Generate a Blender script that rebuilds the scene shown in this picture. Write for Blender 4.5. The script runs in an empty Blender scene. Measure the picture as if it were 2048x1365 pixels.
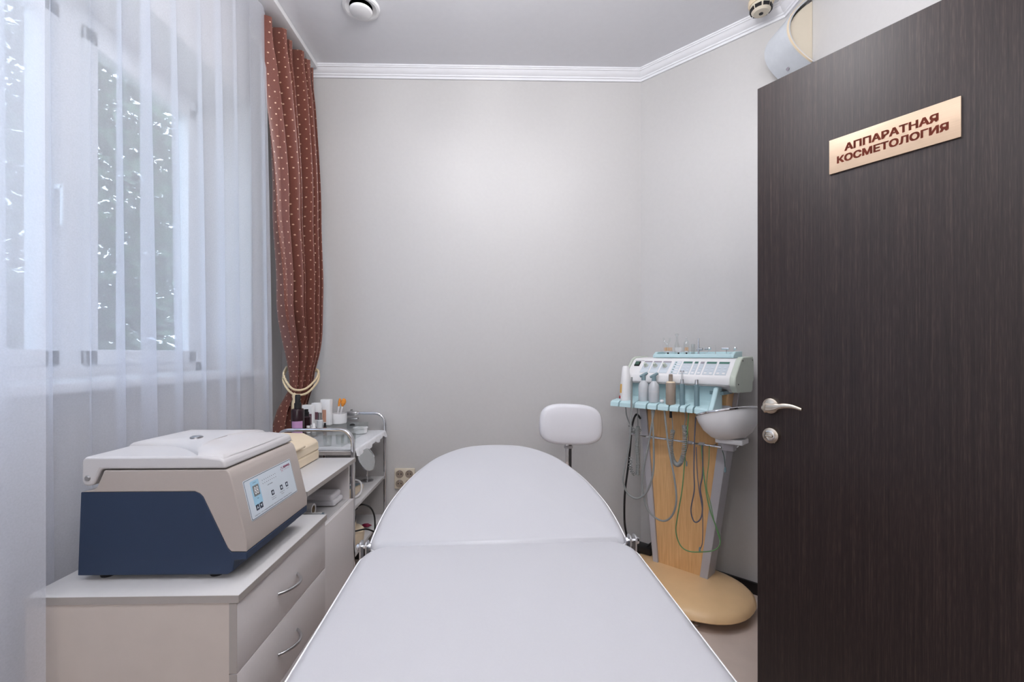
import bpy, bmesh, math, random
from mathutils import Vector, Matrix
random.seed(7)
sc = bpy.context.scene
COL = sc.collection
PI = math.pi

# ------------------------------------------------------------------ camera
FPX, CAMH, YAW = 910.0, 1.17, math.radians(1.3)
cam_d = bpy.data.cameras.new('camera')
cam = bpy.data.objects.new('camera', cam_d)
COL.objects.link(cam)
cam.location = (0, 0, CAMH)
cam.rotation_euler = (PI / 2, 0, -YAW)
cam_d.sensor_width = 36
cam_d.lens = 36 * FPX / 2048
cam_d.shift_y = (708 - 682.5) / 2048
cam_d.clip_start = 0.05
sc.camera = cam

# ------------------------------------------------------------------ world, exposure
sc.view_settings.view_transform = 'Standard'
sc.view_settings.look = 'None'
sc.view_settings.gamma = 1.0
sc.view_settings.exposure = 0.08
sc.view_settings.use_curve_mapping = False
wd = bpy.data.worlds.new('sky'); sc.world = wd; wd.use_nodes = True
wd.node_tree.nodes['Background'].inputs[0].default_value = (0.66, 0.80, 1.0, 1)
wd.node_tree.nodes['Background'].inputs[1].default_value = 4.0
LAMP_E = 43.0         # emission of the invented lamp globes
LAMP_C = (0.985, 0.98, 1.0)

# ------------------------------------------------------------------ helpers: materials
def lin(c):
    c = c / 255.0
    return c / 12.92 if c <= 0.04045 else ((c + 0.055) / 1.055) ** 2.4
def rgb(r, g, b): return (lin(r), lin(g), lin(b), 1)

def mat(name, col, rough=0.5, metal=0.0, var=0.04, scale=30.0, bump=0.0, stretch=(1, 1, 1), spec=0.5, trans=0.0, ior=1.45, coat=0.0, sheen=0.0):
    m = bpy.data.materials.new(name); m.use_nodes = True
    nt = m.node_tree; N = nt.nodes; L = nt.links
    p = N['Principled BSDF']
    c = rgb(*col)
    tc = N.new('ShaderNodeTexCoord'); mp = N.new('ShaderNodeMapping')
    mp.inputs['Scale'].default_value = stretch
    nz = N.new('ShaderNodeTexNoise'); nz.inputs['Scale'].default_value = scale; nz.inputs['Detail'].default_value = 4
    L.new(tc.outputs['Object'], mp.inputs['Vector']); L.new(mp.outputs[0], nz.inputs['Vector'])
    r = N.new('ShaderNodeValToRGB')
    r.color_ramp.elements[0].position = 0.3; r.color_ramp.elements[1].position = 0.7
    r.color_ramp.elements[0].color = tuple(max(0, x * (1 - var)) for x in c[:3]) + (1,)
    r.color_ramp.elements[1].color = tuple(min(1, x * (1 + var)) for x in c[:3]) + (1,)
    L.new(nz.outputs['Fac'], r.inputs[0]); L.new(r.outputs[0], p.inputs['Base Color'])
    p.inputs['Roughness'].default_value = rough; p.inputs['Metallic'].default_value = metal
    p.inputs['Specular IOR Level'].default_value = spec
    p.inputs['IOR'].default_value = ior
    p.inputs['Transmission Weight'].default_value = trans
    p.inputs['Coat Weight'].default_value = coat
    p.inputs['Sheen Weight'].default_value = sheen
    if bump:
        b = N.new('ShaderNodeBump'); b.inputs['Strength'].default_value = bump; b.inputs['Distance'].default_value = 0.002
        L.new(nz.outputs['Fac'], b.inputs['Height']); L.new(b.outputs[0], p.inputs['Normal'])
    return m

def emit(name, col, strength):
    m = bpy.data.materials.new(name); m.use_nodes = True
    nt = m.node_tree; nt.nodes.clear()
    e = nt.nodes.new('ShaderNodeEmission'); o = nt.nodes.new('ShaderNodeOutputMaterial')
    e.inputs[0].default_value = (*col, 1); e.inputs[1].default_value = strength
    nt.links.new(e.outputs[0], o.inputs[0])
    return m

def clear_mat(name, tint, gloss=0.12, rough=0.03):
    """thin clear sheet: mostly see-through with a weak shine"""
    m = bpy.data.materials.new(name); m.use_nodes = True
    nt = m.node_tree; nt.nodes.clear(); N = nt.nodes; L = nt.links
    t = N.new('ShaderNodeBsdfTransparent'); t.inputs[0].default_value = (*tint, 1)
    g = N.new('ShaderNodeBsdfGlossy'); g.inputs['Roughness'].default_value = rough
    x = N.new('ShaderNodeMixShader'); x.inputs[0].default_value = gloss
    o = N.new('ShaderNodeOutputMaterial')
    L.new(t.outputs[0], x.inputs[1]); L.new(g.outputs[0], x.inputs[2]); L.new(x.outputs[0], o.inputs[0])
    return m

def sheer_mat():
    m = bpy.data.materials.new('sheer_voile'); m.use_nodes = True
    nt = m.node_tree; nt.nodes.clear(); N = nt.nodes; L = nt.links
    t = N.new('ShaderNodeBsdfTransparent'); t.inputs[0].default_value = (0.97, 0.98, 1, 1)
    d = N.new('ShaderNodeBsdfDiffuse'); d.inputs[0].default_value = rgb(240, 241, 247)
    tl = N.new('ShaderNodeBsdfTranslucent'); tl.inputs[0].default_value = rgb(236, 240, 250)
    a = N.new('ShaderNodeMixShader'); a.inputs[0].default_value = 0.5
    x = N.new('ShaderNodeMixShader')
    tc = N.new('ShaderNodeTexCoord'); nz = N.new('ShaderNodeTexNoise')
    nz.inputs['Scale'].default_value = 260
    mr = N.new('ShaderNodeMapRange'); mr.inputs['To Min'].default_value = 0.50; mr.inputs['To Max'].default_value = 0.60
    L.new(tc.outputs['Object'], nz.inputs['Vector']); L.new(nz.outputs['Fac'], mr.inputs['Value']); L.new(mr.outputs[0], x.inputs[0])
    o = N.new('ShaderNodeOutputMaterial')
    L.new(d.outputs[0], a.inputs[1]); L.new(tl.outputs[0], a.inputs[2])
    L.new(t.outputs[0], x.inputs[1]); L.new(a.outputs[0], x.inputs[2]); L.new(x.outputs[0], o.inputs[0])
    return m

def dotted_mat():
    """brown satin with a staggered lattice of woven dots, laid out in the cloth's own UV (metres)"""
    m = bpy.data.materials.new('brown_dotted_satin'); m.use_nodes = True
    nt = m.node_tree; N = nt.nodes; L = nt.links; p = N['Principled BSDF']
    uv = N.new('ShaderNodeUVMap'); uv.uv_map = 'UVMap'
    def lattice(off):
        s = N.new('ShaderNodeVectorMath'); s.operation = 'MULTIPLY_ADD'
        s.inputs[1].default_value = (1 / 0.044, 1 / 0.050, 1); s.inputs[2].default_value = (off, off, 0)
        f = N.new('ShaderNodeVectorMath'); f.operation = 'FRACTION'
        q = N.new('ShaderNodeVectorMath'); q.operation = 'SUBTRACT'; q.inputs[1].default_value = (0.5, 0.5, 0)
        k = N.new('ShaderNodeVectorMath'); k.operation = 'MULTIPLY'; k.inputs[1].default_value = (0.044, 0.050, 0)
        l = N.new('ShaderNodeVectorMath'); l.operation = 'LENGTH'
        c = N.new('ShaderNodeMath'); c.operation = 'LESS_THAN'; c.inputs[1].default_value = 0.0034
        L.new(uv.outputs[0], s.inputs[0]); L.new(s.outputs[0], f.inputs[0]); L.new(f.outputs[0], q.inputs[0])
        L.new(q.outputs[0], k.inputs[0]); L.new(k.outputs[0], l.inputs[0]); L.new(l.outputs['Value'], c.inputs[0])
        return c
    a, b = lattice(0.0), lattice(0.5)
    mx = N.new('ShaderNodeMath'); mx.operation = 'MAXIMUM'
    L.new(a.outputs[0], mx.inputs[0]); L.new(b.outputs[0], mx.inputs[1])
    nz = N.new('ShaderNodeTexNoise'); nz.inputs['Scale'].default_value = 900
    mp = N.new('ShaderNodeMapping'); mp.inputs['Scale'].default_value = (0.15, 1, 1)
    L.new(uv.outputs[0], mp.inputs[0]); L.new(mp.outputs[0], nz.inputs['Vector'])
    r = N.new('ShaderNodeValToRGB')
    r.color_ramp.elements[0].color = rgb(88, 48, 42); r.color_ramp.elements[1].color = rgb(138, 82, 67)
    L.new(nz.outputs['Fac'], r.inputs[0])
    mc = N.new('ShaderNodeMix'); mc.data_type = 'RGBA'
    L.new(mx.outputs[0], mc.inputs['Factor']); L.new(r.outputs[0], mc.inputs['A']); mc.inputs['B'].default_value = rgb(222, 186, 160)
    L.new(mc.outputs['Result'], p.inputs['Base Color'])
    p.inputs['Roughness'].default_value = 0.38; p.inputs['Sheen Weight'].default_value = 0.25
    return m

def wenge_mat():
    m = bpy.data.materials.new('wenge_laminate'); m.use_nodes = True
    nt = m.node_tree; N = nt.nodes; L = nt.links; p = N['Principled BSDF']
    tc = N.new('ShaderNodeTexCoord'); mp = N.new('ShaderNodeMapping'); mp.inputs['Scale'].default_value = (1, 1, 0.012)
    nz = N.new('ShaderNodeTexNoise'); nz.inputs['Scale'].default_value = 190; nz.inputs['Detail'].default_value = 5; nz.inputs['Roughness'].default_value = 0.7
    mp2 = N.new('ShaderNodeMapping'); mp2.inputs['Scale'].default_value = (1, 1, 0.05)
    n2 = N.new('ShaderNodeTexNoise'); n2.inputs['Scale'].default_value = 480; n2.inputs['Detail'].default_value = 2
    r = N.new('ShaderNodeValToRGB')
    e = r.color_ramp.elements
    e[0].position = 0.34; e[0].color = rgb(27, 20, 21); e[1].position = 0.72; e[1].color = rgb(74, 59, 55)
    mid = e.new(0.52); mid.color = rgb(45, 35, 34)
    ad = N.new('ShaderNodeMix'); ad.data_type = 'FLOAT'; ad.inputs['Factor'].default_value = 0.35
    L.new(tc.outputs['Object'], mp.inputs[0]); L.new(mp.outputs[0], nz.inputs['Vector'])
    L.new(tc.outputs['Object'], mp2.inputs[0]); L.new(mp2.outputs[0], n2.inputs['Vector'])
    L.new(nz.outputs['Fac'], ad.inputs['A']); L.new(n2.outputs['Fac'], ad.inputs['B'])
    L.new(ad.outputs['Result'], r.inputs[0]); L.new(r.outputs[0], p.inputs['Base Color'])
    b = N.new('ShaderNodeBump'); b.inputs['Strength'].default_value = 0.25; b.inputs['Distance'].default_value = 0.001
    L.new(ad.outputs['Result'], b.inputs['Height']); L.new(b.outputs[0], p.inputs['Normal'])
    p.inputs['Roughness'].default_value = 0.48; p.inputs['Specular IOR Level'].default_value = 0.36
    return m

def wood_mat(name, dark, light, axis_scale, rough=0.35):
    m = bpy.data.materials.new(name); m.use_nodes = True
    nt = m.node_tree; N = nt.nodes; L = nt.links; p = N['Principled BSDF']
    tc = N.new('ShaderNodeTexCoord'); mp = N.new('ShaderNodeMapping'); mp.inputs['Scale'].default_value = axis_scale
    nz = N.new('ShaderNodeTexNoise'); nz.inputs['Scale'].default_value = 22; nz.inputs['Detail'].default_value = 5; nz.inputs['Distortion'].default_value = 0.4
    r = N.new('ShaderNodeValToRGB')
    r.color_ramp.elements[0].position = 0.3; r.color_ramp.elements[0].color = rgb(*dark)
    r.color_ramp.elements[1].position = 0.7; r.color_ramp.elements[1].color = rgb(*light)
    L.new(tc.outputs['Object'], mp.inputs[0]); L.new(mp.outputs[0], nz.inputs['Vector']); L.new(nz.outputs['Fac'], r.inputs[0])
    L.new(r.outputs[0], p.inputs['Base Color']); p.inputs['Roughness'].default_value = rough
    return m

M = dict(
    wall=mat('wall_paint', (199, 197, 196), 0.42, bump=0.03, scale=60, var=0.012),
    ceil=mat('ceiling_paint', (226, 226, 230), 0.6, var=0.01),
    cornice=mat('cornice_white', (236, 236, 240), 0.5, var=0.01),
    floor=mat('floor_vinyl', (206, 190, 180), 0.42, var=0.05, scale=9),
    skirting=mat('skirting_dark', (34, 30, 31), 0.5),
    pvc=mat('white_pvc', (238, 240, 244), 0.3, var=0.01),
    laminate=mat('white_laminate', (204, 202, 202), 0.38, var=0.012, scale=80),
    lam_front=mat('grey_white_front', (220, 215, 215), 0.4, var=0.012, scale=80),
    lam_edge=mat('grey_edge_band', (166, 160, 156), 0.45, var=0.02),
    lam_side=mat('cream_side_panel', (200, 190, 183), 0.45, var=0.02, scale=20),
    vinyl=mat('white_vinyl_upholstery', (192, 192, 197), 0.36, var=0.008, scale=300, bump=0.05),
    vinyl2=mat('white_stool_vinyl', (230, 229, 234), 0.36, var=0.008, scale=300, bump=0.05),
    piping=mat('white_piping', (244, 244, 246), 0.35),
    steel=mat('brushed_steel', (190, 190, 192), 0.28, 1.0, var=0.05, scale=200),
    chrome=mat('chrome', (225, 226, 230), 0.08, 1.0, var=0.01),
    frame=mat('grey_frame_paint', (170, 168, 170), 0.4),
    nickel=mat('satin_nickel', (214, 203, 188), 0.26, 1.0, var=0.03, scale=120),
    brass=mat('champagne_sign', (214, 187, 160), 0.42, 0.15, var=0.03, scale=(90), stretch=(0.2, 1, 4)),
    ink=mat('sign_ink', (150, 66, 42), 0.5),
    blue=mat('navy_paint', (38, 54, 80), 0.5, var=0.06, scale=600, bump=0.2),
    beige=mat('grey_beige_plastic', (176, 166, 160), 0.42, var=0.012, scale=400, bump=0.05),
    lid=mat('lid_plastic', (198, 195, 196), 0.4, var=0.01, scale=400, bump=0.04),
    panel=mat('pale_blue_panel', (205, 214, 222), 0.35, var=0.01),
    panelblue=mat('panel_light_blue', (158, 200, 222), 0.4),
    dark=mat('dark_print', (42, 50, 66), 0.5),
    lcd=mat('lcd_grey', (120, 122, 122), 0.3),
    black=mat('black_rubber', (24, 24, 26), 0.5),
    cream=mat('cream_plastic', (232, 214, 186), 0.35, var=0.01),
    creamdk=mat('cream_housing', (214, 204, 186), 0.4, var=0.01),
    magenta=mat('magenta_print', (178, 62, 110), 0.5),
    teal=mat('pale_teal_plastic', (190, 218, 223), 0.35, var=0.01),
    tealdk=mat('grey_teal_plastic', (120, 144, 151), 0.35, var=0.03),
    mint=mat('grey_mint_plastic', (196, 204, 192), 0.45, var=0.02),
    white=mat('white_plastic', (234, 233, 234), 0.32, var=0.01),
    lcdgreen=mat('lcd_green', (70, 116, 104), 0.3),
    keypad=mat('keypad_pale', (196, 204, 212), 0.4, var=0.03, scale=200),
    mauve=mat('mauve_print', (160, 154, 164), 0.45),
    beech=wood_mat('beech_veneer', (214, 166, 114), (234, 190, 136), (6, 6, 0.35)),
    leather=mat('tan_leatherette', (228, 192, 146), 0.33, var=0.05, scale=7, bump=0.08),
    rail=mat('grey_rail_paint', (186, 184, 190), 0.4, var=0.01),
    hose=mat('grey_hose', (140, 143, 142), 0.4, var=0.02),
    violet=mat('grey_violet_cord', (96, 96, 112), 0.45),
    green=mat('green_cord', (104, 146, 98), 0.4),
    taupe=mat('taupe_plastic', (150, 136, 124), 0.4),
    milky=mat('milky_plastic', (222, 224, 228), 0.35, trans=0.25, var=0.01),
    lilac=mat('lilac_label', (186, 142, 184), 0.5),
    amber=mat('dark_amber', (44, 26, 32), 0.18, var=0.05),
    plum=mat('plum_print', (112, 78, 88), 0.5),
    peach=mat('peach_print', (196, 148, 126), 0.5),
    orange=mat('orange_bristle', (232, 148, 58), 0.8, var=0.2, scale=200),
    tan=mat('tan_bristle', (214, 176, 138), 0.8, var=0.2, scale=300),
    yellow=mat('yellow_sticker', (226, 176, 84), 0.5),
    red=mat('red_button', (168, 28, 44), 0.35),
    maroon=mat('maroon_plastic', (134, 24, 62), 0.4),
    towel=mat('white_terry', (226, 224, 228), 0.9, var=0.06, scale=500, bump=0.5, sheen=0.3),
    rope=mat('cream_rope', (224, 206, 172), 0.6, var=0.08, scale=300),
    mirror=mat('mirror_glass', (226, 230, 230), 0.03, 1.0, var=0.0),
    ring=mat('cardboard', (178, 158, 132), 0.8, var=0.06),
    slate=mat('slate_blue_card', (120, 140, 152), 0.5, var=0.03),
    bark=mat('bark', (72, 58, 48), 0.9, var=0.3, scale=20),
    leaf=mat('leaf_green', (62, 88, 58), 0.5, var=0.3, scale=3),
    grass=mat('lawn', (86, 104, 66), 0.9, var=0.2, scale=3),
    glass=clear_mat('clear_glass', (0.97, 0.985, 0.98), 0.16),
    pane=clear_mat('window_pane', (0.95, 0.97, 0.98), 0.06),
    film=clear_mat('plastic_film', (0.96, 0.97, 0.98), 0.30, 0.25),
    sheer=sheer_mat(), dots=dotted_mat(), wenge=wenge_mat(),
    globe=emit('globe_glow', LAMP_C, LAMP_E),
    dgreen=mat('dark_green_plastic', (58, 88, 76), 0.4),
)

# ------------------------------------------------------------------ helpers: geometry
def bm_(): return bmesh.new()
def face(bm, vs):
    try: return bm.faces.new(vs)
    except ValueError: return None
def box(bm, lo, hi, r=0.0, seg=2):
    x0, y0, z0 = lo; x1, y1, z1 = hi
    v = [bm.verts.new(p) for p in ((x0,y0,z0),(x1,y0,z0),(x1,y1,z0),(x0,y1,z0),(x0,y0,z1),(x1,y0,z1),(x1,y1,z1),(x0,y1,z1))]
    fs = [face(bm, [v[i] for i in q]) for q in ((0,3,2,1),(4,5,6,7),(0,1,5,4),(1,2,6,5),(2,3,7,6),(3,0,4,7))]
    if r > 0:
        es = list({e for f in fs for e in f.edges})
        bmesh.ops.bevel(bm, geom=es, offset=r, segments=seg, affect='EDGES', profile=0.5)
    return bm
def frame_of(d):
    d = d.normalized()
    up = Vector((0, 0, 1)) if abs(d.z) < 0.95 else Vector((1, 0, 0))
    a = d.cross(up).normalized()
    return a, d.cross(a).normalized()
def tube(bm, pts, r, n=8, closed=False, caps=True):
    pts = [Vector(p) for p in pts]; m = len(pts)
    rs = r if isinstance(r, (list, tuple)) else [r] * m
    rings = []; a = None
    for i in range(m):
        if closed: d = pts[(i + 1) % m] - pts[i - 1]
        else: d = pts[min(i + 1, m - 1)] - pts[max(i - 1, 0)]
        if d.length < 1e-9: d = Vector((0, 0, 1))
        d.normalize()
        if a is None: a, b = frame_of(d)
        else:
            a = a - d * a.dot(d)
            if a.length < 1e-6: a, b = frame_of(d)
            a.normalize(); b = d.cross(a)
        rings.append([bm.verts.new(pts[i] + (a * math.cos(t) + b * math.sin(t)) * rs[i]) for t in (2 * PI * k / n for k in range(n))])
    for i in range(m if closed else m - 1):
        R, S = rings[i], rings[(i + 1) % m]
        for k in range(n): face(bm, (R[k], R[(k + 1) % n], S[(k + 1) % n], S[k]))
    if caps and not closed:
        face(bm, list(reversed(rings[0]))); face(bm, rings[-1])
    return bm
def cyl(bm, p0, p1, r0, r1=None, n=20): return tube(bm, (p0, p1), [r0, r0 if r1 is None else r1], n)
def lathe(bm, prof, n=28, mtx=None):
    mtx = mtx or Matrix.Identity(4); rings = []
    for r, z in prof:
        if r < 1e-6: rings.append([bm.verts.new(mtx @ Vector((0, 0, z)))])
        else: rings.append([bm.verts.new(mtx @ Vector((r * math.cos(2*PI*k/n), r * math.sin(2*PI*k/n), z))) for k in range(n)])
    for R, S in zip(rings, rings[1:]):
        for k in range(n):
            j = (k + 1) % n
            if len(R) == 1 and len(S) == 1: continue
            if len(R) == 1: face(bm, (R[0], S[j], S[k]))
            elif len(S) == 1: face(bm, (R[k], R[j], S[0]))
            else: face(bm, (R[k], R[j], S[j], S[k]))
    return bm
def prism(bm, poly, fn, w0, w1):
    """extrude a 2D outline: fn(u, v, w) gives the 3D point"""
    A = [bm.verts.new(fn(u, v, w0)) for u, v in poly]; B = [bm.verts.new(fn(u, v, w1)) for u, v in poly]
    n = len(poly)
    face(bm, A); face(bm, list(reversed(B)))
    for i in range(n): face(bm, (A[i], B[i], B[(i + 1) % n], A[(i + 1) % n]))
    bmesh.ops.recalc_face_normals(bm, faces=bm.faces[:])
    return bm
def spline(pts, n=8, closed=False):
    P = [Vector(p) for p in pts]; out = []; m = len(P)
    for i in range(m if closed else m - 1):
        if closed: a, b, c, d = P[i - 1], P[i], P[(i + 1) % m], P[(i + 2) % m]
        else: a, b, c, d = P[max(i - 1, 0)], P[i], P[i + 1], P[min(i + 2, m - 1)]
        for k in range(n):
            t = k / n
            out.append(0.5 * ((2 * b) + (c - a) * t + (2*a - 5*b + 4*c - d) * t*t + (3*b - a - 3*c + d) * t**3))
    if not closed: out.append(P[-1])
    return out
def rrect(x0, y0, x1, y1, r, n=5):
    out = []
    for cx, cy, s in ((x1-r, y1-r, 0), (x0+r, y1-r, 1), (x0+r, y0+r, 2), (x1-r, y0+r, 3)):
        for k in range(n + 1):
            a = (s + k / n) * PI / 2
            out.append((cx + r * math.cos(a), cy + r * math.sin(a)))
    return out
def link(o, parent=None):
    COL.objects.link(o)
    if parent: o.parent = parent
    return o
def mk(name, bm, m, parent=None, smooth=True, bevel=0.0, angle=38, label=None, seg=2):
    me = bpy.data.meshes.new(name); bm.to_mesh(me); bm.free()
    me.materials.append(M[m] if isinstance(m, str) else m)
    if smooth:
        me.polygons.foreach_set('use_smooth', [True] * len(me.polygons)); me.set_sharp_from_angle(angle=math.radians(angle))
    o = link(bpy.data.objects.new(name, me), parent)
    if bevel:
        b = o.modifiers.new('bevel', 'BEVEL'); b.width = bevel; b.segments = seg; b.limit_method = 'ANGLE'; b.angle_limit = math.radians(30); b.harden_normals = False
    if label: o['label'] = label
    return o
def tag(o, label, cat, group=None):
    o['label'] = label; o['category'] = cat
    if group: o['group'] = group
    return o
def thing(name, label, cat, loc=(0, 0, 0), rz=0.0, group=None):
    o = bpy.data.objects.new(name, None); COL.objects.link(o)
    o.location = loc; o.rotation_euler = (0, 0, rz); o.empty_display_size = 0.05
    return tag(o, label, cat, group)
def struct(o): o['kind'] = 'structure'; return o
def text_mesh(body, size, width, thick=0.0006, bold=0.0):
    """lettering as a flat mesh centred on its origin, stretched to the given width; returns [(co)], faces"""
    c = bpy.data.curves.new('lettering', 'FONT'); c.body = body; c.size = 1.0; c.offset = bold; c.extrude = 0.0; c.resolution_u = 3
    o = bpy.data.objects.new('lettering', c); COL.objects.link(o)
    bpy.context.view_layer.update()
    me = bpy.data.meshes.new_from_object(o.evaluated_get(bpy.context.evaluated_depsgraph_get()))
    COL.objects.unlink(o); bpy.data.objects.remove(o); bpy.data.curves.remove(c)
    xs = [v.co.x for v in me.vertices]; ys = [v.co.y for v in me.vertices]
    cx, cy = (min(xs) + max(xs)) / 2, (min(ys) + max(ys)) / 2
    sx, sy = width / (max(xs) - min(xs)), size / (max(ys) - min(ys))
    vs = [((v.co.x - cx) * sx, (v.co.y - cy) * sy) for v in me.vertices]
    fs = [tuple(p.vertices) for p in me.polygons]
    bpy.data.meshes.remove(me)
    return vs, fs
def add_text(bm, tm, fn, fat=0.0):
    vs, fs = tm
    for du, dv in ([(0, 0)] if not fat else [(fat * a, fat * c * 0.6) for a in (-1, -0.5, 0, 0.5, 1) for c in (-1, 1)]):
        V = [bm.verts.new(fn(u + du, v + dv)) for u, v in vs]
        for f in fs: face(bm, [V[i] for i in f])
def at(px, py, Y=None, X=None, z=None):
    """world point seen at a pixel of the 2048x1365 photograph, at a known depth, side offset or height"""
    u = (px - 1024) / FPX; v = (708 - py) / FPX
    d = Vector((u * math.cos(YAW) + math.sin(YAW), -u * math.sin(YAW) + math.cos(YAW), v))
    t = Y / d.y if Y is not None else (X / d.x if X is not None else (z - CAMH) / d.z)
    return Vector((d.x * t, d.y * t, CAMH + d.z * t))

# ------------------------------------------------------------------ room shell
XL, XR, YB, YF, ZC = -1.25, 1.33, 2.62, -1.3, 2.80
SD = XR + (3.427 - XR)            # diagonal wall: x + y = 3.427
DX0 = 3.427 - YB                   # where it meets the back wall
DY1 = 3.427 - XR                   # where it meets the right wall
def slab(name, lo, hi, m): return struct(mk(name, box(bm_(), lo, hi), m, smooth=False))
slab('floor', (XL - 0.45, YF - 0.1, -0.08), (XR + 1.6, YB + 0.1, 0), 'floor')
slab('ceiling', (XL - 0.45, YF - 0.1, ZC), (XR + 1.6, YB + 0.1, ZC + 0.1), 'ceil')
slab('wall_back', (XL - 0.45, YB, 0), (XR + 0.2, YB + 0.1, ZC), 'wall')
slab('wall_front', (XL - 0.45, YF - 0.1, 0), (XR + 1.6, YF, ZC), 'wall')
bm = bm_()
prism(bm, [(DX0, YB), (XR + 0.02, DY1 - 0.02), (XR + 0.1, DY1 + 0.06), (XR + 0.1, YB), ], lambda u, v, w: (u, v, w), 0, ZC)
struct(mk('wall_diagonal', bm, 'wall', smooth=False))
# right wall with the doorway (the doorway lies beside the camera)
OY0, OY1, OZ = -0.30, 0.62, 2.03
bm = bm_()
box(bm, (XR, OY1, 0), (XR + 0.1, DY1 + 0.06, ZC)); box(bm, (XR, YF, 0), (XR + 0.1, OY0, ZC)); box(bm, (XR, OY0, OZ), (XR + 0.1, OY1, ZC))
struct(mk('wall_right', bm, 'wall', smooth=False))
slab('wall_corridor', (XR + 1.5, YF, 0), (XR + 1.6, YB, ZC), 'wall')
slab('wall_corridor_end', (XR + 0.1, YB - 0.05, 0), (XR + 1.6, YB + 0.05, ZC), 'wall')
bm = bm_()
for y0, y1 in ((OY0 - 0.07, OY0), (OY1, OY1 + 0.0))[:1]: box(bm, (XR - 0.012, y0, 0), (XR + 0.0, y1, OZ + 0.07))
box(bm, (XR - 0.012, OY0, OZ), (XR, OY1, OZ + 0.07)); box(bm, (XR, OY0 - 0.001, 0), (XR + 0.1, OY0 + 0.02, OZ)); box(bm, (XR, OY1 - 0.02, 0), (XR + 0.1, OY1 + 0.001, OZ))
struct(mk('trim_4', bm, 'wenge', smooth=False))
# left wall with the window opening
WY0, WY1, WZ0, WZ1 = 0.25, 2.30, 1.07, 2.40
XG = XL - 0.27
bm = bm_()
box(bm, (XL - 0.35, YF, 0), (XL, YB, WZ0)); box(bm, (XL - 0.35, YF, WZ1), (XL, YB, ZC))
box(bm, (XL - 0.35, YF, WZ0), (XL, WY0, WZ1)); box(bm, (XL - 0.35, WY1, WZ0), (XL, YB, WZ1))
struct(mk('wall_left', bm, 'wall', smooth=False))
# cornice
cp = [(0, 0), (0.050, 0), (0.050, 0.007), (0.045, 0.009), (0.045, 0.014), (0.039, 0.016), (0.033, 0.024), (0.022, 0.036), (0.017, 0.038), (0.017, 0.045), (0.010, 0.047), (0.010, 0.058), (0.0, 0.058)]
def cornice(name, p0, p1, nrm, ext0=0.0, ext1=0.0):
    p0, p1, nv = Vector(p0), Vector(p1), Vector(nrm).normalized(); d = (p1 - p0).normalized()
    L = (p1 - p0).length; b = bm_()
    A = [b.verts.new(p0 + nv * u + Vector((0, 0, -v)) - d * (-ext0 * u)) for u, v in cp]
    B = [b.verts.new(p1 + nv * u + Vector((0, 0, -v)) + d * (-ext1 * u)) for u, v in cp]
    n = len(cp); face(b, A); face(b, list(reversed(B)))
    for i in range(n): face(b, (A[i], B[i], B[(i+1) % n], A[(i+1) % n]))
    bmesh.ops.recalc_face_normals(b, faces=b.faces[:])
    return struct(mk(name, b, 'cornice', angle=30))
t22 = math.tan(math.radians(22.5))
cornice('trim_1', (XL, YB, ZC), (DX0, YB, ZC), (0, -1, 0), 0, t22)
cornice('trim_2', (DX0, YB, ZC), (XR, DY1, ZC), (-1, -1, 0), t22, t22)
cornice('trim_3', (XR, DY1, ZC), (XR, YF, ZC), (-1, 0, 0), t22, 0)
# dark skirting
def skirt(name, p0, p1, nrm):
    p0, p1, nv = Vector(p0), Vector(p1), Vector(nrm).normalized() * 0.014
    q = [(p0.x, p0.y), (p1.x, p1.y), (p1.x + nv.x, p1.y + nv.y), (p0.x + nv.x, p0.y + nv.y)]
    return struct(mk(name, prism(bm_(), q, lambda u, v, w: (u, v, w), 0.0, 0.055), 'skirting', smooth=False))
skirt('baseboard_back', (XL, YB, 0), (DX0, YB, 0), (0, -1, 0))
skirt('baseboard_diagonal', (DX0, YB, 0), (XR, DY1, 0), (-1, -1, 0))
skirt('baseboard_right', (XR, DY1, 0), (XR, OY1, 0), (-1, 0, 0))

# ------------------------------------------------------------------ window
w = bpy.data.objects.new('window_1', None); COL.objects.link(w); w.location = (XG, 0, WZ0); struct(w)
w['label'] = 'white plastic window behind the sheer curtains'
def wbar(name, y0, y1, z0, z1, d=0.07): return mk(name, box(bm_(), (-d / 2, y0, z0 - WZ0), (d / 2, y1, z1 - WZ0), 0.006), 'pvc', w)
wbar('window_frame', WY0, WY1, WZ0, WZ0 + 0.065); wbar('window_frame', WY0, WY1, WZ1 - 0.065, WZ1)
wbar('window_frame', WY0, WY0 + 0.065, WZ0, WZ1); wbar('window_frame', WY1 - 0.065, WY1, WZ0, WZ1)
mull = [0.93, 1.60]
for y in mull: wbar('mullion', y - 0.045, y + 0.045, WZ0 + 0.06, WZ1 - 0.06)
edges = [WY0 + 0.065, mull[0] - 0.045, mull[0] + 0.045, mull[1] - 0.045, mull[1] + 0.045, WY1 - 0.065]
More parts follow.
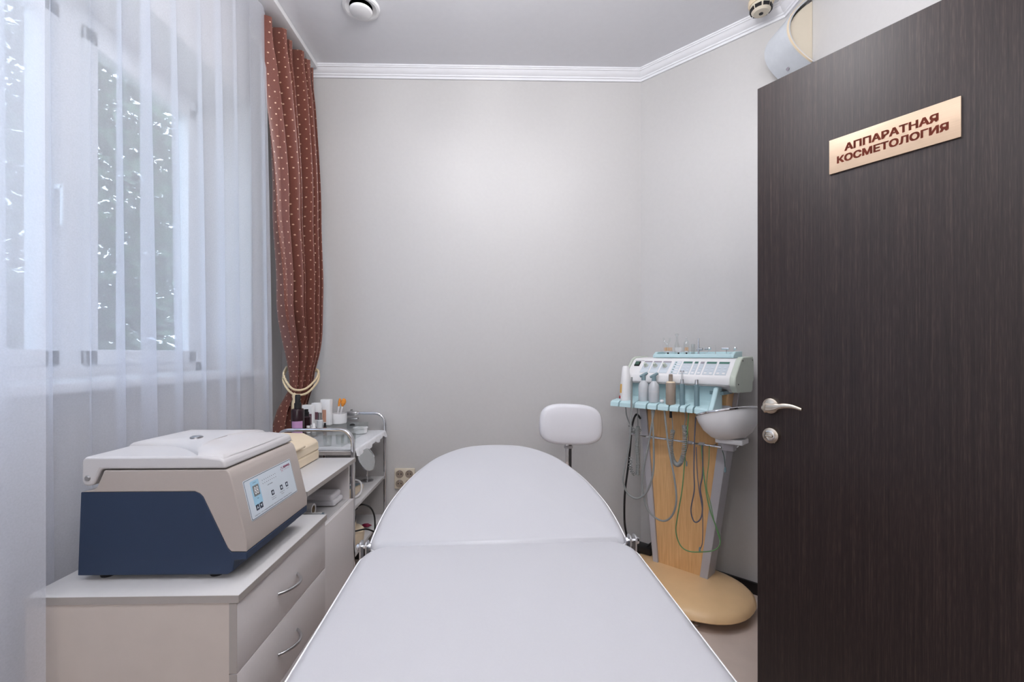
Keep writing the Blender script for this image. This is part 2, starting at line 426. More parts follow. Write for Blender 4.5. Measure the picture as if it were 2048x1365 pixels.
for k in range(3):
    a, b = edges[2 * k], edges[2 * k + 1]
    sb = bm_(); z0, z1 = WZ0 + 0.06, WZ1 - 0.06
    for lo, hi in (((a, z0), (b, z0 + 0.055)), ((a, z1 - 0.055), (b, z1)), ((a, z0), (a + 0.055, z1)), ((b - 0.055, z0), (b, z1))):
        box(sb, (-0.02, lo[0], lo[1] - WZ0), (0.045, hi[0], hi[1] - WZ0), 0.005)
    s = mk('sash', sb, 'pvc', w)
    mk('pane', box(bm_(), (0.008, a + 0.05, z0 + 0.05 - WZ0), (0.012, b - 0.05, z1 - 0.05 - WZ0)), 'pane', s, smooth=False)
    if k < 2:
        hb = box(bm_(), (0.045, b - 0.042, 0.60), (0.055, b - 0.014, 0.68), 0.004); box(hb, (0.055, b - 0.036, 0.64), (0.085, b - 0.020, 0.656), 0.003); box(hb, (0.075, b - 0.036, 0.52), (0.088, b - 0.020, 0.656), 0.004)
        mk('window_handle', hb, 'pvc', s)
sill = mk('window_sill', box(bm_(), (XG + 0.03, WY0 - 0.06, 1.062), (-1.178, WY1 + 0.0, 1.090), 0.006), 'pvc'); struct(sill); sill['label'] = 'deep white window sill behind the sheer curtains'

# ------------------------------------------------------------------ outdoors
slab('ground', (-14, -8, -0.35), (XL - 0.36, 12, -0.3), 'grass')
def leafy_tree(x, y, h, r, n, label):
    t = thing('tree', label, 'tree', (x, y, -0.3), 0, 'trees outside the window')
    b = tube(bm_(), spline([(0, 0, 0), (0.05, 0.03, h * 0.4), (-0.03, 0.05, h * 0.8)], 5), [0.11 - 0.006 * i for i in range(11)], 8); mk('trunk', b, 'bark', t)
    b = bm_()
    for i in range(n):
        u = Vector((random.gauss(0, 1), random.gauss(0, 1), random.gauss(0, 1))).normalized() * r * random.uniform(0.35, 1.0) ** 0.5
        c = Vector((u.x, u.y, h * 0.5 + u.z * h * 0.5 / r)); e = Vector((random.uniform(-1, 1), random.uniform(-1, 1), random.uniform(-1, 1))).normalized()
        a, q = frame_of(e); s = random.uniform(0.05, 0.11)
        face(b, [b.verts.new(c + a * s * k + q * s * 0.5 * j) for k, j in ((1, 0), (0, 1), (-1, 0), (0, -1))])
    f = mk('foliage', b, 'leaf', t, smooth=False); f['kind'] = 'stuff'
leafy_tree(-4.2, 1.6, 6.4, 1.5, 12000, 'leafy green tree standing opposite the left half of the window')
leafy_tree(-5.2, 5.2, 7.0, 1.7, 12000, 'leafy green tree standing opposite the right half of the window')
leafy_tree(-8.8, 9.6, 7.5, 2.0, 10000, 'leafy green tree furthest from the window')

# ------------------------------------------------------------------ invented ceiling globes above the frame, added to light the room
def added_ceiling_lamp(x, y, label):
    t = thing('added_globe_lamp', label, 'lamp', (x, y, ZC), 0, 'invented white globe lamps on short stems, out of view')
    mk('lamp_rose', lathe(bm_(), [(0, 0), (0.06, 0), (0.055, -0.014), (0.014, -0.02), (0, -0.02)], 30), 'white', t)
    mk('lamp_stem', cyl(bm_(), (0, 0, -0.018), (0, 0, -0.105), 0.008, n=12), 'chrome', t)
    mk('lamp_globe', lathe(bm_(), [(0, -0.10)] + [(0.10 * math.sin(PI * k / 18), -0.20 + 0.10 * math.cos(PI * k / 18)) for k in range(1, 18)] + [(0, -0.30)], 32), 'globe', t)
added_ceiling_lamp(-0.30, 1.36, 'invented white globe lamp, out of view on the ceiling above the couch, nearest the back wall')
added_ceiling_lamp(0.34, 1.22, 'invented white globe lamp, out of view on the ceiling in front of the beauty machine')
added_ceiling_lamp(-0.25, 0.05, 'invented white globe lamp, out of view on the ceiling above the near end of the couch')
added_ceiling_lamp(0.50, -0.35, 'invented white globe lamp, out of view on the ceiling beside the doorway')

t = thing('added_fill_lamp', 'invented white globe fill lamp standing unseen behind the viewpoint', 'lamp', (-0.28, -1.12, 0))  # unseen lamp added as frontal fill for the dim lower areas
mk('lamp_foot', lathe(bm_(), [(0, 0), (0.14, 0), (0.14, 0.012), (0.02, 0.022), (0, 0.022)], 32), 'chrome', t); mk('lamp_pole', cyl(bm_(), (0, 0, 0.02), (0, 0, 1.57), 0.011, n=14), 'chrome', t)
mk('lamp_globe', lathe(bm_(), [(0, 1.565)] + [(0.10 * math.sin(PI * k / 18), 1.665 - 0.10 * math.cos(PI * k / 18)) for k in range(1, 18)] + [(0, 1.765)], 32), 'globe', t)

# ------------------------------------------------------------------ curtains
def cloth(name, fn, nu, nv, m, uvw, uvh, parent=None):
    b = bm_(); uvl = b.loops.layers.uv.new('UVMap')
    V = [[b.verts.new(fn(i / nu, j / nv)) for i in range(nu + 1)] for j in range(nv + 1)]
    for j in range(nv):
        for i in range(nu):
            f = b.faces.new((V[j][i], V[j][i+1], V[j+1][i+1], V[j+1][i]))
            for lp, (a, c) in zip(f.loops, ((i, j), (i+1, j), (i+1, j+1), (i, j+1))): lp[uvl].uv = (a / nu * uvw, c / nv * uvh)
    return mk(name, b, m, parent, angle=180)
def smoothstep(a, b, x):
    t = min(1, max(0, (x - a) / (b - a))); return t * t * (3 - 2 * t)
struct(mk('trim_5', box(bm_(), (-1.16, 0.1, ZC - 0.03), (-1.03, 2.57, ZC - 0.001), 0.004), 'white')).__setitem__('label', 'white curtain rail on the ceiling')
ZT = 2.765
NF = 11.0
def far_sheer(t, s):
    z = ZT - s * (ZT - 0.02)
    ph = 2 * PI * NF * t + 1.1 * math.sin(5.3 * t) + 0.5 * math.sin(17 * t + 1)
    grow = (0.75 + 0.25 * s) * (0.85 + 0.4 * math.sin(14.3 * t + 2.0) * math.sin(5.1 * t))
    y = 1.0 + (1.17 + 0.04 * s) * t + 0.032 * grow * math.sin(ph) + 0.006 * math.sin(3 * s + 9 * t)
    x = -1.108 + 0.026 * math.cos(ph + 0.35 * math.sin(4 * s + 6 * t)) * grow + 0.03 * t * s
    return Vector((x, y, z))
tag(cloth('sheer_curtain', far_sheer, 420, 28, 'sheer', 3, 2.8), 'long white sheer curtain hanging behind the centrifuge, next to the brown curtain', 'curtain', 'sheer curtains')
def near_sheer(t, s):
    z = ZT - s * (ZT - 0.02)
    k = smoothstep(0.25, 0.62, s)
    ph = 2 * PI * 4.3 * t + 0.6
    y = 0.12 + (0.965 - 0.135 * k) * t + 0.022 * math.sin(ph) * (1 - t ** 6)
    x = -1.065 + 0.022 * math.cos(ph) * (1 - t ** 4) + 0.135 * k * t ** 1.5
    return Vector((x, y, z))
tag(cloth('sheer_curtain', near_sheer, 160, 28, 'sheer', 1.6, 2.8), 'white sheer curtain at the left edge, hanging in front of the dresser corner', 'curtain', 'sheer curtains')

def lerp_tab(tab, z):
    for (z0, a), (z1, b) in zip(tab, tab[1:]):
        if z0 >= z >= z1: return a + (b - a) * smoothstep(z0, z1, z) if z0 != z1 else a
    return tab[0][1] if z > tab[0][0] else tab[-1][1]
TL = [(2.80, 2.13), (1.9, 2.19), (1.45, 2.215), (1.02, 2.345), (0.7, 2.28), (0.05, 2.25)]
TR = [(2.80, 2.545), (1.9, 2.53), (1.3, 2.52), (1.02, 2.475), (0.7, 2.52), (0.05, 2.54)]
TX = [(2.80, -1.075), (1.9, -1.035), (1.5, -1.02), (1.2, -1.02), (1.02, -1.03), (0.86, -1.075), (0.7, -1.09), (0.05, -1.09)]
def brown(t, s):
    z = 2.755 - s * 2.72
    a, b, x0 = lerp_tab(TL, z), lerp_tab(TR, z), lerp_tab(TX, z)
    gat = 1 - 0.45 * math.exp(-((z - 1.0) / 0.16) ** 2)
    ph = 2 * PI * 5.6 * t + 0.5 * math.sin(2.3 * z + 8 * t)
    top = smoothstep(2.48, 2.75, z)
    amp = (0.058 + 0.014 * math.sin(12 * t)) * gat * (0.45 + 0.55 * smoothstep(0.0, 0.25, t))
    y = a + (b - a) * t + 0.022 * gat * math.cos(ph + 0.4) * smoothstep(0.0, 0.12, t) * (1 - smoothstep(0.9, 1.0, t))
    x = x0 + amp * math.sin(ph) + 0.010 * math.sin(2.0 * ph + z * 2) * gat + 0.012 * top * math.sin(3 * ph) - 0.03 * (1 - t)
    zz = z - 0.012 * top * (1 + math.sin(ph))
    return Vector((x, y, zz))
tag(cloth('drape_curtain', brown, 300, 90, 'dots', 1.55, 2.72), 'brown satin curtain with small pale dots gathered by a rope tieback', 'curtain')
# rope tieback: two twisted cords around the gathered curtain
tb = thing('rope_tieback', 'cream twisted rope tieback around the brown dotted curtain', 'tieback', (-1.03, 2.41, 1.0))
def twist(path, r, turns, parent, n=220):
    P = spline(path, 30); L = len(P) - 1
    for q in range(3):
        pts = []
        for i in range(L + 1):
            p = P[i]; d = (P[min(i+1, L)] - P[max(i-1, 0)]); a, b = frame_of(d)
            t = 2 * PI * (turns * i / L + q / 3); pts.append(p + (a * math.cos(t) + b * math.sin(t)) * r * 0.62)
        mk('strand', tube(bm_(), pts, r * 0.62, 6), 'rope', parent)
twist([(-0.105, 0.02, 0.10), (-0.085, -0.055, 0.058), (-0.025, -0.095, -0.005), (0.022, -0.065, -0.012), (0.042, 0.0, 0.02), (0.046, 0.05, 0.055), (0.02, 0.10, 0.085), (-0.06, 0.11, 0.10)], 0.0048, 26, tb)
twist([(-0.105, 0.02, 0.09), (-0.087, -0.057, 0.035), (-0.025, -0.10, -0.028), (0.026, -0.068, -0.036), (0.046, 0.0, -0.002), (0.050, 0.05, 0.038), (0.02, 0.10, 0.075), (-0.06, 0.11, 0.09)], 0.0048, 26, tb)
b = lathe(bm_(), [(0, 0.02), (0.010, 0.012), (0.012, 0), (0.008, -0.012), (0.013, -0.03), (0.015, -0.075), (0, -0.075)], 14, Matrix.Translation((-0.012, -0.098, -0.045))); mk('tassel', b, 'rope', tb)

# ------------------------------------------------------------------ ceiling vent, smoke detector, wall unit, socket
t = thing('ceiling_vent', 'round white ceiling vent with a plug disc near the brown curtain', 'vent', (-0.660, 2.150, ZC))
mk('vent_ring', lathe(bm_(), [(0.052, -0.002), (0.060, -0.004), (0.072, -0.012), (0.082, -0.010), (0.086, 0.0)], 40), 'white', t)
mk('vent_throat', lathe(bm_(), [(0.053, -0.003), (0.053, 0.0), (0, 0.0)], 30), 'frame', t)
mk('vent_disc', lathe(bm_(), [(0, -0.030), (0.044, -0.030), (0.050, -0.026), (0.052, -0.020), (0.044, -0.014), (0.0, -0.014)], 40), 'white', t)
mk('vent_stem', cyl(bm_(), (0, 0, -0.014), (0, 0, 0), 0.008), 'white', t)

t = thing('smoke_detector', 'cream smoke detector with black slots on the ceiling above the cornice corner', 'detector', (1.195, 2.070, ZC))
mk('detector_base', lathe(bm_(), [(0, 0), (0.052, 0), (0.054, -0.016), (0.050, -0.024), (0, -0.024)], 36), 'cream', t)
mk('detector_body', lathe(bm_(), [(0.046, -0.022), (0.045, -0.034), (0.040, -0.052), (0.032, -0.060), (0, -0.062)], 36), 'creamdk', t)
for k in range(8):
    a = 2 * PI * k / 8
    b = bm_(); m4 = Matrix.Rotation(a, 4, 'Z')
    prism(b, [(-0.013, -0.050), (0.013, -0.050), (0.014, -0.036), (-0.014, -0.036)], lambda u, v, q: m4 @ Vector((q, u, v)), 0.030, 0.0455)
    mk('detector_slot', b, 'black', t, smooth=False)
mk('detector_eye', lathe(bm_(), [(0.009, -0.060), (0.009, -0.0635), (0, -0.0635)], 16), 'black', t)

t = thing('wall_unit', 'cream wall-mounted unit with a bowed pale grey front, above the dark door', 'wall unit', (XR, 1.905, 2.555))
def bow(zc, half, dep, n=18): return [(-dep * (1 - (k / n * 2 - 1) ** 2) , half * (k / n * 2 - 1)) for k in range(n + 1)]
b = bm_(); o2 = bow(0, 0.135, 0.096); prism(b, [(0.0, -0.128), (0.0, 0.128)][::-1] + [(u - 0.004, v * 0.92) for u, v in o2], lambda u, v, q: (u, q, v), 0.012, 0.165); mk('unit_housing', b, 'creamdk', t, bevel=0.003)
o3 = bow(0, 0.142, 0.104); pl = [(u - 0.010, v) for u, v in o3] + [(u - 0.002, v * 0.985) for u, v in reversed(o3)]
b = bm_(); prism(b, pl, lambda u, v, q: (u, q, v), 0.0, 0.175); mk('unit_front', b, mat('pale_grey_front', (206, 210, 216), 0.35), t)
mk('unit_rim', prism(bm_(), [(u - 0.0125, v) for u, v in o3] + [(u - 0.009, v * 1.0) for u, v in reversed(o3)], lambda u, v, q: (u, q, v), -0.003, 0.006), 'cream', t)
b = lathe(bm_(), [(0, 0.0), (0.010, 0.0), (0.010, 0.002), (0, 0.003)], 16, Matrix.Translation((-0.052, 0.10, -0.108)) @ Matrix.Rotation(math.radians(-115), 4, 'Y')); mk('unit_badge', b, 'mauve', t)

t = thing('wall_socket', 'beige four-gang power socket on the back wall behind the couch', 'socket', (-0.553, YB, 0.458))
mk('socket_plate', box(bm_(), (-0.058, -0.018, -0.058), (0.058, 0, 0.058), 0.006), 'creamdk', t)
for i in (-1, 1):
    for k in (-1, 1):
        mt = Matrix.Translation((i * 0.027, -0.018, k * 0.027)) @ Matrix.Rotation(PI / 2, 4, 'X')
        s = mk('socket_well', lathe(bm_(), [(0.022, 0.0), (0.022, 0.003), (0.019, 0.0035), (0.0185, 0.0008), (0, 0.0008)], 22, mt), 'taupe', t)
        for q in (-1, 1): mk('pin_hole', cyl(bm_(), (i * 0.027 + q * 0.008, -0.0195, k * 0.027), (i * 0.027 + q * 0.008, -0.018, k * 0.027), 0.0034, n=10), 'black', s)
        mk('earth_clip', box(bm_(), (i * 0.027 - 0.003, -0.0205, k * 0.027 + 0.012), (i * 0.027 + 0.003, -0.018, k * 0.027 + 0.018)), 'steel', s)

# ------------------------------------------------------------------ door
d = bpy.data.objects.new('door_1', None); COL.objects.link(d); d.location = (1.278, 0.639, 0); d.rotation_euler = (0, 0, math.atan2(0.8455, -0.534)); struct(d)
d['label'] = 'open dark wenge door with a sign plate and nickel lever handle'
mk('door_leaf', box(bm_(), (0, -0.04, 0.008), (0.901, 0, 1.996), 0.0015), 'wenge', d)
for z in (0.3, 1.7): mk('door_hinge', cyl(bm_(), (-0.006, 0.004, z), (-0.006, 0.004, z + 0.09), 0.007), 'nickel', d)
sp = mk('sign_plate', box(bm_(), (0.4385, 0.0005, 1.6625), (0.7020, 0.004, 1.7555), 0.0006), 'brass', d, label='champagne sign plate with brown Cyrillic lettering')
b = bm_()
add_text(b, text_mesh('АППАРАТНАЯ', 0.0185, 0.187), lambda u, v: (0.571 - u, 0.0046, 1.7235 + v), 0.00125)
add_text(b, text_mesh('КОСМЕТОЛОГИЯ', 0.0185, 0.222), lambda u, v: (0.571 - u, 0.0046, 1.6955 + v), 0.00125)
mk('lettering', b, 'ink', sp, smooth=False)
RX = Matrix.Rotation(-PI / 2, 4, 'X')
def rosette(name, x, z, r):
    return mk(name, lathe(bm_(), [(0, 0.014), (r * 0.62, 0.014), (r * 0.9, 0.010), (r, 0.003), (r, 0), (0, 0)], 36, Matrix.Translation((x, 0.0, z)) @ RX), 'nickel', d)
r1 = rosette('handle_rosette', 0.857, 1.012, 0.0255)
hp = spline([(0.857, 0.012, 1.010), (0.857, 0.040, 1.008), (0.850, 0.050, 1.010), (0.83, 0.053, 1.012), (0.80, 0.052, 1.020), (0.775, 0.049, 1.020), (0.752, 0.047, 1.014)], 5)
b = bm_(); rings = []
for i, p in enumerate(hp):
    k = i / (len(hp) - 1); hw = 0.0105 if k < 0.35 else 0.0105 * (1 - (k - 0.35) * 0.85); hd = 0.0105 if k < 0.2 else 0.0055
    if 0.25 < k < 0.6: hw *= 1.35
    dd = (hp[min(i+1, len(hp)-1)] - hp[max(i-1, 0)]).normalized(); up = Vector((0, 0, 1)); sd = dd.cross(up).normalized()
    rings.append([b.verts.new(p + up * hw * math.sin(a) + sd * hd * math.cos(a)) for a in (2 * PI * q / 12 for q in range(12))])
for R, S in zip(rings, rings[1:]):
    for q in range(12): face(b, (R[q], R[(q+1) % 12], S[(q+1) % 12], S[q]))
face(b, rings[0][::-1]); face(b, rings[-1]); bmesh.ops.recalc_face_normals(b, faces=b.faces[:])
mk('lever_handle', b, 'nickel', d)
r2 = rosette('lock_rosette', 0.857, 0.922, 0.0255)
mk('lock_ring', lathe(bm_(), [(0.0155, 0.0135), (0.0155, 0.0165), (0.013, 0.0175), (0.012, 0.0145)], 30, Matrix.Translation((0.857, 0, 0.922)) @ RX), 'chrome', r2)
mk('lock_turn', box(bm_(), (0.846, 0.014, 0.919), (0.868, 0.021, 0.925), 0.002), 'nickel', r2)

# ------------------------------------------------------------------ treatment couch
BED = thing('treatment_couch', 'white vinyl treatment couch with a raised rounded head section', 'couch', (-0.003, 1.14, 0), math.radians(2.0))
def cushion(name, outline, top, thick, r, parent, crown=0.008, tilt=0.0, origin=None):
    """outline CCW in plan; rolled edge radius r, slightly crowned top; optional tilt about the local x axis at y=0, z=top"""
    n = len(outline); P = [Vector((x, y)) for x, y in outline]
    nr = []
    for i in range(n):
        e = (P[(i+1) % n] - P[i-1]).normalized(); nr.append(Vector((e.y, -e.x)))
    c = sum(P, Vector((0, 0))) / n
    rot = Matrix.Translation((0, 0, top)) @ Matrix.Rotation(tilt, 4, 'X') @ Matrix.Translation((0, 0, -top))
    b = bm_(); rings = []
    prof = [(r * 0.6, -thick), (r * 0.15, -thick + r * 0.3), (0, -thick + r * 0.8), (0, -r)]
    for k in range(1, 6):
        a = PI / 2 * k / 5; prof.append((r * (1 - math.cos(a)), -r + r * math.sin(a)))
    for ins, z in prof: rings.append([(P[i] - nr[i] * ins, z) for i in range(n)])
    inner = rings[-1]
    for f in (0.85, 0.65, 0.4, 0.18): rings.append([(c + (p - c) * f, crown * (1 - f * f)) for p, _ in inner])
    V = [[b.verts.new(rot @ Vector((p.x, p.y, top + z))) for p, z in R] for R in rings]
    for R, S in zip(V, V[1:]):
        for i in range(n): face(b, (R[i], R[(i+1) % n], S[(i+1) % n], S[i]))
    cc = b.verts.new(rot @ Vector((c.x, c.y, top + crown)))
    for i in range(n): face(b, (V[-1][i], V[-1][(i+1) % n], cc))
    face(b, V[0][::-1])
    o = mk(name, b, 'vinyl', parent, angle=60)
    pp = [rot @ Vector(((P[i] + nr[i] * 0.0005 - nr[i] * r * 0.05).x, (P[i] - nr[i] * r * 0.05).y, top - r * 0.62)) for i in range(n)]
    mk('piping', tube(bm_(), pp, 0.0022, 6, closed=True), 'piping', o)
    return o
HW = 0.333
def densify(pts, step=0.03):
    out = []
    for i, p in enumerate(pts):
        q = pts[(i + 1) % len(pts)]; L = math.dist(p, q); k = max(1, int(L / step))
        out += [(p[0] + (q[0] - p[0]) * j / k, p[1] + (q[1] - p[1]) * j / k) for j in range(k)]
    return out
def corner(cx, cy, r, a0, a1, n=8): return [(cx + r * math.cos(a0 + (a1 - a0) * k / n), cy + r * math.sin(a0 + (a1 - a0) * k / n)) for k in range(n + 1)]
seat = corner(HW - 0.07, -0.065, 0.07, 0, PI / 2) + corner(-HW + 0.07, -0.065, 0.07, PI / 2, PI) + corner(-HW + 0.07, -1.13, 0.07, PI, 1.5 * PI) + corner(HW - 0.07, -1.13, 0.07, 1.5 * PI, 2 * PI)
cushion('seat_cushion', densify(seat), 0.70, 0.085, 0.026, BED, crown=0.006)
half = [(0.328, 0.02), (0.333, 0.09), (0.330, 0.19), (0.320, 0.27), (0.300, 0.37), (0.272, 0.46), (0.236, 0.54), (0.196, 0.595), (0.145, 0.642), (0.085, 0.670), (0.0, 0.680)]
half = [(x, y) for x, y in half]
hd = [(0.30, 0.0)] + half + [(-x, y) for x, y in reversed(half[:-1])] + [(-0.30, 0.0)]
hs = spline([(x, y, 0) for x, y in hd], 4)
cushion('head_cushion', [(p.x, p.y) for p in hs], 0.692, 0.075, 0.026, BED, crown=0.012, tilt=math.radians(10.5))
fb = bm_()
for s in (-1, 1): box(fb, (s * 0.29 - 0.02, -1.15, 0.56), (s * 0.29 + 0.02, -0.03, 0.60), 0.004)
for y in (-1.13, -0.6, -0.08): box(fb, (-0.29, y - 0.02, 0.56), (0.29, y + 0.02, 0.60), 0.004)
mk('couch_frame', fb, 'frame', BED)
hb = bm_(); rot = Matrix.Translation((0, 0, 0.692)) @ Matrix.Rotation(math.radians(10.5), 4, 'X') @ Matrix.Translation((0, 0, -0.692))
for s in (-1, 1): box(hb, (s * 0.25 - 0.018, 0.0, 0.585), (s * 0.25 + 0.018, 0.42, 0.615), 0.004)
box(hb, (-0.25, 0.38, 0.585), (0.25, 0.42, 0.615), 0.004); bmesh.ops.transform(hb, matrix=rot, verts=hb.verts[:])
mk('head_frame', hb, 'frame', BED)
for s in (-1, 1):
    for y in (-1.08, -0.12):
        lg = mk('couch_leg', box(bm_(), (s * 0.27 - 0.02, y - 0.02, 0.03), (s * 0.27 + 0.02, y + 0.02, 0.57), 0.004), 'frame', BED)
        mk('leg_foot', lathe(bm_(), [(0, 0.0), (0.026, 0.0), (0.026, 0.012), (0.015, 0.03), (0, 0.032)], 18, Matrix.Translation((s * 0.27, y, 0))), 'black', lg)
    mk('couch_brace', box(bm_(), (s * 0.27 - 0.015, -1.08, 0.20), (s * 0.27 + 0.015, -0.12, 0.23), 0.004), 'frame', BED)
    # hinge at the fold: two cheek plates and a bolt
    hx = s * 0.338
    h = bm_()
    for q in (-0.007, 0.007): prism(h, rrect(-0.016, 0.60, 0.012, 0.705, 0.010), lambda u, v, k: (hx + q + k, u + 0.012, v), -0.0018, 0.0018)
    h_o = mk('fold_hinge', h, 'steel', BED)
    mk('hinge_bolt', tube(bm_(), [(hx - 0.017, 0.010, 0.690), (hx - 0.012, 0.010, 0.690), (hx - 0.012, 0.010, 0.690), (hx + 0.012, 0.010, 0.690), (hx + 0.012, 0.010, 0.690), (hx + 0.017, 0.010, 0.690)], [0.008, 0.009, 0.005, 0.005, 0.009, 0.008], 12), 'chrome', h_o)

# ------------------------------------------------------------------ stool behind the couch
ST = thing('work_stool', 'white stool with a rounded backrest on a chrome bar, behind the couch', 'stool', (0.335, 2.15, 0), math.radians(6))
def pad(name, cx, cy, cz, w, h, t, parent, taper=0.0, n=44, e=3.2, tilt=0.0):
    b = bm_(); rings = []
    for kk, (f, dy) in enumerate(((0.0, -0.5), (0.5, -0.49), (0.85, -0.44), (0.96, -0.33), (1.0, -0.12), (1.0, 0.2), (0.97, 0.42), (0.9, 0.5), (0.0, 0.5))):
        R = []
        for i in range(n):
            a = 2 * PI * i / n; c, s = math.cos(a), math.sin(a)
            u = math.copysign(abs(c) ** (2 / e), c) * w / 2 * f; v = math.copysign(abs(s) ** (2 / e), s) * h / 2 * f
            u *= 1 + taper * v / (h / 2)
            R.append(b.verts.new((cx + u, cy + dy * t + 0.06 * (u / w) ** 2 * -0.5, cz + v + tilt * u)))
        rings.append(R)
    for R, S in zip(rings, rings[1:]):
        for i in range(n): face(b, (R[i], R[(i+1) % n], S[(i+1) % n], S[i]))
    bmesh.ops.remove_doubles(b, verts=b.verts[:], dist=1e-5); bmesh.ops.recalc_face_normals(b, faces=b.faces[:])
    return mk(name, b, 'vinyl2', parent, angle=60)
pad('backrest', 0.027, 0.135, 0.814, 0.322, 0.205, 0.05, ST, taper=-0.03, tilt=-0.05)
mk('backrest_shell', box(bm_(), (-0.10, 0.162, 0.75), (0.12, 0.168, 0.87), 0.003), 'frame', ST)
mk('back_bar', box(bm_(), (0.008, 0.168, 0.362), (0.042, 0.178, 0.80), 0.003), 'chrome', ST)
mk('bar_clamp', box(bm_(), (0.004, 0.160, 0.685), (0.046, 0.184, 0.70), 0.003), 'frame', ST)
mk('bar_foot', box(bm_(), (0.008, -0.02, 0.358), (0.042, 0.178, 0.37), 0.003), 'chrome', ST)
mk('seat', lathe(bm_(), [(0, 0.37), (0.15, 0.37), (0.163, 0.385), (0.165, 0.405), (0.15, 0.424), (0.11, 0.431), (0, 0.433)], 40), 'vinyl2', ST)
mk('gas_column', lathe(bm_(), [(0.014, 0.37), (0.014, 0.24), (0.025, 0.24), (0.025, 0.07), (0, 0.07)], 20), 'chrome', ST)
for k in range(5):
    a = 2 * PI * k / 5 + 0.3; c, s = math.cos(a), math.sin(a)
    lg = mk('base_arm', tube(bm_(), [(0, 0, 0.10), (c * 0.12, s * 0.12, 0.085), (c * 0.21, s * 0.21, 0.065)], [0.018, 0.015, 0.011], 10), 'chrome', ST)
    mk('caster', cyl(bm_(), (c * 0.21 - s * 0.012, s * 0.21 + c * 0.012, 0.025), (c * 0.21 + s * 0.012, s * 0.21 - c * 0.012, 0.025), 0.025), 'black', lg)

# ------------------------------------------------------------------ drawer dresser
DZ = 0.655
DR = thing('drawer_dresser', 'white drawer dresser with bow handles under the centrifuge', 'dresser', (-0.565, 0.985, 0))
DW, DD = 0.486, 0.444   # along y, back along -x
mk('dresser_top', box(bm_(), (-DD, -0.002, DZ - 0.016), (0.004, DW, DZ), 0.001), 'laminate', DR)
mk('edge_band', box(bm_(), (-DD, -0.0032, DZ - 0.016), (0.005, -0.002, DZ - 0.0005)), 'lam_edge', DR)
mk('edge_band', box(bm_(), (0.004, -0.003, DZ - 0.016), (0.0052, DW, DZ - 0.0005)), 'lam_edge', DR)
b = bm_(); box(b, (-DD + 0.002, 0, 0.02), (-0.017, 0.016, DZ - 0.0165)); mk('side_panel', b, 'lam_side', DR, smooth=False)
b = bm_(); box(b, (-DD + 0.002, DW - 0.016, 0.02), (-0.017, DW, DZ - 0.0165)); mk('side_panel', b, 'lam_side', DR, smooth=False)
mk('back_panel', box(bm_(), (-DD + 0.002, 0.016, 0.02), (-DD + 0.008, DW - 0.016, DZ - 0.0165)), 'lam_side', DR, smooth=False)
mk('plinth', box(bm_(), (-0.06, 0.016, 0.0), (-0.045, DW - 0.016, 0.06)), 'lam_side', DR, smooth=False)
mk('plinth', box(bm_(), (-DD + 0.002, 0.0, 0.0), (-0.05, 0.016, 0.02)), 'lam_side', DR, smooth=False)
mk('plinth', box(bm_(), (-DD + 0.002, DW - 0.016, 0.0), (-0.05, DW, 0.02)), 'lam_side', DR, smooth=False)
def bow_handle(parent, p0, p1, out, r=0.0042):
    p0, p1, out = Vector(p0), Vector(p1), Vector(out)
    pts = [p0 + (p1 - p0) * t + out * (math.sin(PI * t) ** 0.8) for t in (k / 14 for k in range(15))]
    return mk('bow_handle', tube(bm_(), pts, [r * (1.1 - 0.2 * abs(2 * k / 14 - 1)) for k in range(15)], 10), 'steel', parent)
dzs = [(0.4865, 0.637), (0.332, 0.4835), (0.177, 0.329), (0.03, 0.174)]
for z0, z1 in dzs:
    f = mk('drawer', box(bm_(), (-0.0165, 0.0, z0), (0, DW, z1), 0.0008), 'lam_front', DR)
    mk('edge_band', box(bm_(), (-0.0165, -0.0008, z0), (0, 0.0, z1)), 'lam_edge', f, smooth=False)
    bow_handle(f, (0, 0.178, (z0 + z1) / 2), (0, 0.286, (z0 + z1) / 2), (0.028, 0, 0))

# ------------------------------------------------------------------ cabinet with open shelf
CZ = 0.728
CB = thing('shelf_cabinet', 'white cabinet with an open shelf above its door, behind the dresser', 'cabinet', (-0.628, 1.476, 0))
CW = 0.470
mk('cabinet_top', box(bm_(), (-0.40, -0.004, CZ - 0.016), (0.006, CW + 0.004, CZ), 0.001), 'laminate', CB)
mk('edge_band', box(bm_(), (-0.40, -0.0055, CZ - 0.016), (0.006, -0.004, CZ - 0.0005)), 'lam_edge', CB)
mk('edge_band', box(bm_(), (0.006, -0.005, CZ - 0.016), (0.0072, CW + 0.004, CZ - 0.0005)), 'lam_edge', CB)
for y in (0, CW - 0.016): mk('side_panel', box(bm_(), (-0.40, y, 0.02), (-0.017, y + 0.016, CZ - 0.0165)), 'lam_front', CB, smooth=False)
mk('back_panel', box(bm_(), (-0.40, 0.016, 0.02), (-0.394, CW - 0.016, CZ - 0.0165)), 'lam_front', CB, smooth=False)
mk('shelf', box(bm_(), (-0.394, 0.016, 0.542), (-0.017, CW - 0.016, 0.558)), 'laminate', CB, smooth=False)
mk('bottom_panel', box(bm_(), (-0.40, 0.0, 0.0), (-0.03, CW, 0.02)), 'lam_front', CB, smooth=False)
f = mk('cabinet_door', box(bm_(), (-0.0165, 0.002, 0.04), (0, CW - 0.002, 0.556), 0.0008), 'lam_front', CB)
bow_handle(f, (0, 0.075, 0.40), (0, 0.075, 0.51), (0.026, 0, 0))

